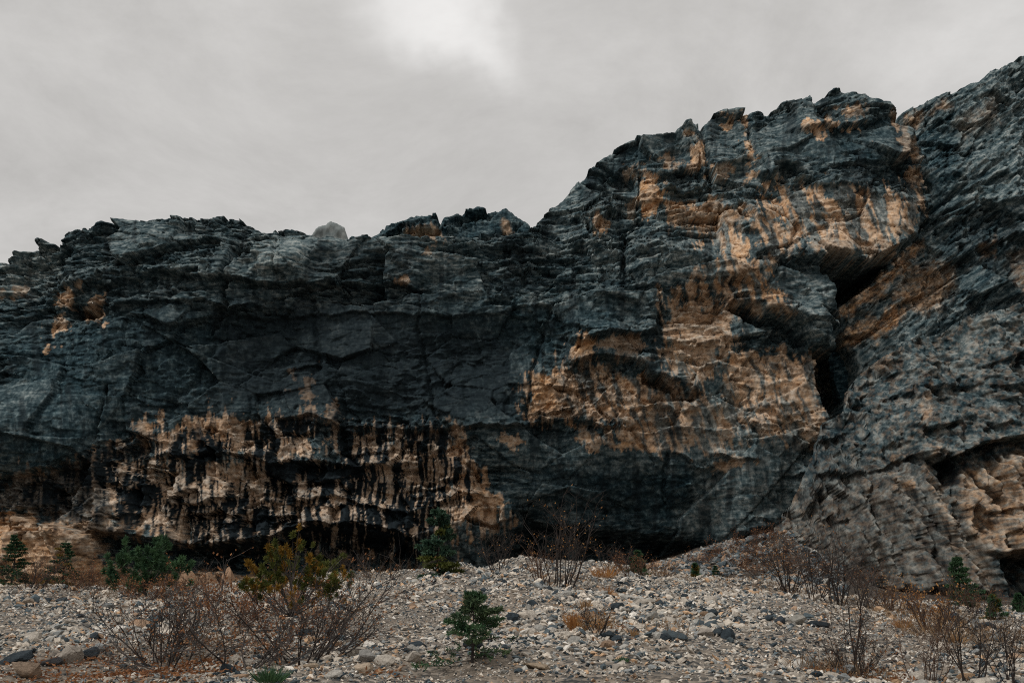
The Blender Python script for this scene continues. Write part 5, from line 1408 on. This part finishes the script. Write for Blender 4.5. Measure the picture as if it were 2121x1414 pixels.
shrub(1850, 1268, 60, 120, "low straw-brown brush under the buttress", "dry_brush", stems=20, mat=BARK_RED, leaf=STRAW, nleaf=250, leaf_len=0.06, seed=17, kids=(4, 6))
shrub(1930, 1308, 80, 120, "orange-brown brush with pale fluffy seed heads around it", "dry_brush", stems=24, mat=BARK_RED, leaf=LEAF_ORANGE, nleaf=420, leaf_len=0.06, seed=18, kids=(4, 7), landmark="the orange brush")
shrub(2030, 1272, 50, 110, "thin brown brush beside the buttress spruce", "dry_brush", stems=16, mat=BARK_RED, leaf=LEAF_RUST, nleaf=140, seed=19)
shrub(1310, 1196, 50, 90, "brown brush around the seedling at the black hollow", "dry_brush", stems=18, mat=BARK_RED, leaf=LEAF_RUST, nleaf=200, leaf_len=0.06, seed=20)
shrub(1370, 1198, 34, 80, "low pinkish-brown brush at the talus foot", "dry_brush", stems=18, mat=BARK_RED, leaf=STRAW, nleaf=160, leaf_len=0.06, seed=21)
shrub(1265, 1184, 60, 110, "sparse bare twigs on the crest before the black hollow", stems=9, mat=BARK_DARK, leaf=LEAF_ORANGE, nleaf=30, seed=22, upright=0.3)
shrub(1030, 1188, 90, 130, "sparse bare twigs in the dip of the crest", stems=10, mat=BARK_DARK, leaf=LEAF_ORANGE, nleaf=40, seed=23, upright=0.2)
shrub(720, 1196, 60, 90, "faint bare twigs on the crest behind the golden pine", stems=8, mat=BARK_DARK, seed=24)
shrub(765, 1195, 26, 40, "tiny pale-leaved twig clump on the crest", stems=8, mat=BARK_GREY, leaf=STRAW, nleaf=60, leaf_len=0.06, seed=25)
shrub(430, 1216, 70, 90, "thin pale dead sapling before the dark rock foot", "dead_sapling", stems=4, mat=BARK_GREY, seed=26, upright=0.5, kids=(3, 5), kink=0.4)
shrub(60, 1222, 60, 150, "grey-brown brush below the thin dark spruce", "dry_brush", stems=22, mat=BARK_DARK, leaf=LEAF_RUST, nleaf=260, leaf_len=0.07, seed=27)
shrub(150, 1222, 50, 130, "brown brush below the yellow-green spruce", "dry_brush", stems=20, mat=BARK_RED, leaf=LEAF_RUST, nleaf=320, leaf_len=0.07, seed=28)
shrub(215, 1222, 48, 90, "brown brush between the yellow-green spruce and the green pine", "dry_brush", stems=16, mat=BARK_RED, leaf=LEAF_RUST, nleaf=200, leaf_len=0.07, seed=29)
shrub(300, 1246, 46, 170, "leaf-littered brown brush under the green pine", "dry_brush", stems=24, mat=BARK_RED, leaf=LEAF_RUST, nleaf=800, leaf_len=0.06, seed=30)
shrub(395, 1226, 36, 90, "low brown brush beside the green pine", "dry_brush", stems=14, mat=BARK_RED, leaf=LEAF_RUST, nleaf=160, leaf_len=0.06, seed=31)
# on the talus
for k, (a, b, hh, ww, lb) in enumerate([(1500, 1150, 30, 90, "dark brown brush on the talus nearest the black hollow"), (1545, 1130, 30, 80, "brown brush high on the talus below the wall"), (1590, 1120, 34, 80, "brown brush at the top of the talus"),
                                        (1530, 1172, 26, 90, "reddish brush halfway down the talus"), (1590, 1165, 30, 80, "reddish brush on the talus beside the orange-dotted shrub"), (1450, 1172, 24, 80, "low brush on the talus edge above the seedlings"), (1560, 1150, 26, 70, "dull brush between the talus boulders"), (1620, 1150, 30, 70, "tangled brush at the buttress corner of the talus"), (1480, 1160, 22, 70, "sparse brush below the rounded talus boulder"), (1640, 1185, 34, 90, "thick brown brush behind the orange-dotted shrub"), (1570, 1190, 24, 90, "straw-coloured brush at the bottom of the talus"), (1700, 1195, 40, 110, "grey-brown brush at the foot of the buttress"), (1780, 1215, 40, 110, "brown brush behind the crooked pale-stemmed shrub")]):
    shrub(a, b, hh, ww, lb, "talus_brush", stems=16, mat=BARK_RED, leaf=LEAF_RUST, nleaf=170, leaf_len=0.09, seed=40 + k, thick=1.2)
# ---- grasses and small green things
for k, (a, b, hh, ww, nn, lb) in enumerate([(1252, 1196, 34, 60, 240, "golden grass tuft on the crest beside the tall birch shrub"), (1212, 1262, 26, 30, 120, "bright straw tuft below the tall birch shrub"), (1190, 1302, 42, 40, 170, "golden tuft of upright dry blades on open gravel"),
                                            (1235, 1306, 40, 70, 200, "rusty tuft with dark twigs on open gravel"), (1258, 1232, 24, 26, 90, "thin straw tuft below the golden crest tuft"), (1310, 1318, 20, 24, 70, "small straw tuft among grey stones"),
                                            (1870, 1300, 26, 40, 110, "straw tuft before the orange brush"), (1985, 1330, 26, 40, 110, "straw tuft beside the orange brush")]):
    tuft(a, b, hh, ww, lb, k, STRAW if k % 2 else LEAF_ORANGE, nn, landmark="the golden tuft" if k == 2 else None)
shrub(1238, 1312, 60, 90, "small dark twigs in the rusty tuft on open gravel", stems=9, mat=BARK_DARK, leaf=LEAF_ORANGE, nleaf=90, leaf_len=0.05, seed=50)
tuft(1288, 1372, 16, 30, "little bright green plant among the stones", 20, PINE_GREEN, 90, "green_plant", "plant", blade=0.010)
tuft(560, 1412, 40, 70, "dark green grassy clump at the lower edge under the willow", 21, PINE_GREEN, 220, "green_plant", "plant", blade=0.006)
tuft(1940, 1316, 70, 150, "stalks with pale fluffy seed heads by the orange brush", 22, STRAW, 60, "seed_stalks", "plant", heads=11)
# thin dry grass grows through the gravel in patches
gr_ = np.random.default_rng(78); mb = MB(); GP = []
for (cx_, cy_, sx_, sy_, n_) in [(1600, 1215, 120, 1.6, 900), (1480, 1192, 110, 1.2, 700), (1240, 1290, 60, 0.8, 260), (1950, 1285, 160, 1.8, 1300), (1820, 1255, 120, 1.6, 800), (2040, 1330, 110, 1.0, 700), (760, 1192, 90, 1.0, 250), (1180, 1200, 90, 1.0, 300), (1390, 1300, 40, 0.6, 120), (1740, 1395, 90, 0.5, 350), (1340, 1190, 90, 1.0, 500), (250, 1232, 190, 1.0, 900), (60, 1216, 120, 1.0, 500), (430, 1225, 90, 0.8, 300), (450, 1330, 150, 0.9, 500)]:
    gx_, gy_, gz_ = ground_hit(cx_, cy_); wx_ = px_len(sx_, gy_)
    qx = gx_ + gr_.normal(0, wx_ * 0.55, n_); qy = gy_ + gr_.normal(0, sy_, n_)
    GP.append(np.stack([qx, qy, ground_z(qx, qy)], -1))
GP = np.vstack(GP)
mb.blades(GP, gr_.normal(0, 0.55, GP.shape) + np.array([0, 0, 1.0]), gr_.uniform(0.08, 0.30, len(GP)), 0.006, gr_)
dg_ = mb.build("dry_grass", STRAW_DULL, None, (0, 0, 0)); tag(dg_, "thin dry grass scattered through the gravel", "grass", kind="stuff")
# fallen leaves lie in a drift at the lower corner and under the willow
lr = np.random.default_rng(77); mb = MB(); LP = []
for (cx_, cy_, sx_, sy_, n_) in [(120, 1392, 130, 22, 900), (330, 1395, 120, 14, 600), (480, 1340, 130, 40, 900), (600, 1300, 90, 40, 500), (1790, 1405, 90, 10, 250), (1240, 1300, 50, 20, 120), (800, 1400, 60, 10, 60)]:
    gx_, gy_, gz_ = ground_hit(cx_, cy_); wx_ = px_len(sx_, gy_)
    qx = gx_ + lr.normal(0, wx_ * 0.6, n_); qy = gy_ + lr.normal(0, sy_ / 22.0, n_)
    LP.append(np.stack([qx, qy, ground_z(qx, qy) + 0.05], -1))
LP = np.vstack(LP)
mb.blades(LP, lr.normal(0, 1, LP.shape) * np.array([1, 1, 0.35]), lr.uniform(0.04, 0.09, len(LP)), 0.016, lr)
lit = mb.build("fallen_leaves", LEAF_RUST, None, (0, 0, 0)); tag(lit, "drift of rusty fallen leaves among the stones", "leaves", kind="stuff")

# ------------------------------------------------------------------ stones that stand out
HERO = [plain for plain in range(8)]
HEROMESH = []
for k in HERO:
    V = stone_shape(I3, rng, 12, 0.8); V = V * (1 + 0.03 * fbm(V[:, 0] * 3 + k, V[:, 1] * 3 + V[:, 2] * 2, 960 + k, 3)[:, None])
    HEROMESH.append(mesh_np("stone", V, F3, BIGSTONE, False))
SPECIAL = [  # px, py(base), width px, height px, colour, label
    (30, 1376, 62, 34, (0.035, 0.047, 0.056), "smooth dark slate boulder lying against a tan boulder in the lower corner"),
    (58, 1402, 76, 42, (0.27, 0.20, 0.145), "rounded tan boulder before the dark slate boulder"),
    (143, 1372, 46, 40, (0.33, 0.29, 0.245), "angular grey-tan boulder with a flat face beside the dense dark shrub"),
    (178, 1368, 44, 34, (0.04, 0.05, 0.058), "dark boulder leaning on the angular grey-tan one"),
    (110, 1378, 50, 22, (0.05, 0.05, 0.052), "low dark stone wedged under the angular grey-tan boulder"),
    (1692, 1297, 46, 18, (0.022, 0.030, 0.036), "flat black slab of slate on the open gravel"),
    (1652, 1293, 44, 26, (0.30, 0.285, 0.25), "speckled grey block beside the flat black slab"),
    (1618, 1290, 28, 16, (0.035, 0.045, 0.055), "dark block one stone away from the speckled grey block"),
    (2066, 1326, 36, 26, (0.27, 0.28, 0.27), "squarish pale grey boulder below the rock cave"),
    (1488, 1317, 32, 22, (0.055, 0.07, 0.08), "dark grey block in the middle of the gravel"),
    (1462, 1316, 32, 16, (0.34, 0.30, 0.255), "pale slab touching the dark grey block"),
    (1350, 1287, 24, 26, (0.26, 0.25, 0.225), "upright pointed grey stone on the gravel"), (1368, 1284, 24, 18, (0.13, 0.14, 0.14), "bluish stone leaning on the upright pointed one"),
    (1460, 1276, 26, 16, (0.22, 0.145, 0.09), "brown domed stone above the middle gravel"), (757, 1369, 46, 30, (0.27, 0.26, 0.24), "big grey boulder with a dark shaded side near the slanting shrub"),
    (755, 1392, 44, 22, (0.43, 0.34, 0.25), "cream wedge of rock before the big grey boulder"), (690, 1405, 34, 24, (0.47, 0.44, 0.39), "whitish block at the lower edge beside the slanting shrub"),
    (1115, 1386, 66, 16, (0.36, 0.28, 0.20), "long flat tan slab at the lower edge"), (1560, 1126, 36, 22, (0.115, 0.125, 0.125), "grey boulder resting on the talus below the wall"),
    (1478, 1148, 40, 22, (0.09, 0.098, 0.098), "rounded dark boulder on the talus beside the black hollow"), (1402, 1178, 30, 16, (0.11, 0.115, 0.11), "low dark boulder at the talus foot"), (1440, 1162, 26, 14, (0.20, 0.18, 0.155), "buff block on the talus above the seedlings"),
    (1520, 1182, 24, 12, (0.22, 0.20, 0.175), "pale block halfway down the talus"), (1608, 1140, 26, 16, (0.16, 0.155, 0.14), "grey-brown block at the top of the talus"), (1010, 1358, 28, 18, (0.24, 0.245, 0.23), "flat-faced grey stone beside the spruce sapling's foot"),
    (130, 1248, 34, 14, (0.06, 0.075, 0.085), "dark slab on the crest below the yellow-green spruce"), (55, 1250, 30, 14, (0.30, 0.25, 0.20), "buff slab on the crest near the thin dark spruce"), (640, 1384, 30, 14, (0.40, 0.31, 0.22), "cream slab under the slanting shrub"),
]
for k, (a, b, wp, hp, c, lb) in enumerate(SPECIAL):
    x, y, z = ground_hit(a, b)
    o = put_stone(x, y, z + px_len(hp, y) * 0.28, 1.0, c, HEROMESH[k % 8], (px_len(wp, y) * 0.55, px_len(wp, y) * 0.42, px_len(hp, y) * 0.72), rng.uniform(-0.5, 0.5))
    o.name = "boulder" if wp > 30 else "stone"
    tag(o, lb, "boulder" if wp > 30 else "stone")
# the block wedged in the cleft between the wall and the buttress
wr_ = np.random.default_rng(5)
V = stone_shape(I3, wr_, 11, 1.0); V = V * (1 + 0.04 * fbm(V[:, 0] * 4, V[:, 2] * 4 + V[:, 1], 985, 3)[:, None])
V[:, 0] = V[:, 0] * (0.78 + 0.34 * np.clip(V[:, 2], -1, 1)) + 0.18 * V[:, 2]
cx_, cy_, cz_ = at(1752, 806, 92.5)
o = new_obj("wedged_block", mesh_np("wedged_block", V * np.array([2.7, 2.6, 4.4]), F3, ROCK, False)); o.location = (cx_, cy_, cz_)
tag(o, "dark blue-grey block wedged in the cleft between tower and buttress", "boulder")
# the upright stone at the foot of the wall
x, y, z = ground_hit(474, 1212); y = 58.0; x = at(474, 1212, y)[0]; z = float(ground_z(np.array([x]), np.array([y]))[0])
ztop_ = at(472, 1164, y)[2]
V = stone_shape(I3, rng, 14, 1.0); V[:, 0] *= (1 - 0.3 * np.clip(V[:, 2], -1, 0.6)); V[:, 2] = np.minimum(V[:, 2], 0.62 + 0.3 * V[:, 0]); V = V * (1 + 0.05 * fbm(V[:, 0] * 3, V[:, 2] * 3 + V[:, 1], 971, 3)[:, None])
o = new_obj("rock_pinnacle", mesh_np("rock_pinnacle", V, F3, BIGSTONE, False)); o.location = (x, y, z + (ztop_ - z) * 0.42); o.scale = (0.5, 0.5, (ztop_ - z) * 0.72); o.rotation_euler = (0, -0.12, 0.4); o.color = (0.36, 0.225, 0.14, 1)
tag(o, "upright orange-tan pointed rock before the black hollow foot", "rock")
for (a, dy_, wp, hp) in [(430, 62, 60, 26), (395, 60, 44, 28)]:
    y = dy_; x = at(a, 1212, y)[0]; z = float(ground_z(np.array([x]), np.array([y]))[0]); zt_ = at(a, 1212 - hp, y)[2]
    V = stone_shape(I3, rng, 14, 0.9)
    o = new_obj("rock_outcrop", mesh_np("rock_outcrop", V, F3, BIGSTONE, False)); o.location = (x, y, z + (zt_ - z) * 0.4); o.scale = (px_len(wp, y) * 0.6, 0.8, (zt_ - z) * 0.8); o.color = (0.33, 0.21, 0.13, 1)
    tag(o, "low orange-tan outcrop beside the upright pointed rock" if a == 430 else "low orange-tan outcrop behind the green pine", "rock")

# ------------------------------------------------------------------ labels of the loose stones: colour, nearest landmark, order of distance
ORD = ["closest", "second closest", "third closest", "fourth closest", "fifth closest", "sixth closest", "seventh closest", "eighth closest", "ninth closest", "tenth closest"] + ["%dth closest" % i for i in range(11, 60)]
LANDMARKS.append(("the flat black slab", *ground_hit(1692, 1297)[:2])); LANDMARKS.append(("the dark grey block", *ground_hit(1488, 1317)[:2])); LANDMARKS.append(("the long tan slab", *ground_hit(1115, 1386)[:2])); LANDMARKS.append(("the big grey boulder", *ground_hit(757, 1369)[:2])); LANDMARKS.append(("the dark slate boulder", *ground_hit(30, 1376)[:2])); LANDMARKS.append(("the pale grey boulder", *ground_hit(2066, 1326)[:2]))
bag = {}
for (o, w, x, y) in STONES:
    n_, lx, ly = min(LANDMARKS, key=lambda l: (l[1] - x) ** 2 + (l[2] - y) ** 2)
    bag.setdefault((w, n_), []).append((math.hypot(lx - x, ly - y), o))
for (w, n_), L in bag.items():
    L.sort(key=lambda t: t[0])
    for k, (d_, o) in enumerate(L):
        tag(o, "%s loose stone on the gravel, %s to %s" % (w, ORD[k], n_) if len(L) > 1 else "the one %s loose stone on the gravel near %s" % (w, n_), "stone", "larger stones on the gravel bank")
_c = {}
for o in scene.objects:
    if o.type == "MESH":
        k = o.name.split(".")[0]; n = len(o.data.polygons); _c[k] = _c.get(k, 0) + n * (2 if n and o.data.polygons[0].loop_total == 4 else 1)
print("LANDMARKS", len(LANDMARKS), sum(_c.values()), sorted(_c.items(), key=lambda t: -t[1])[:14])
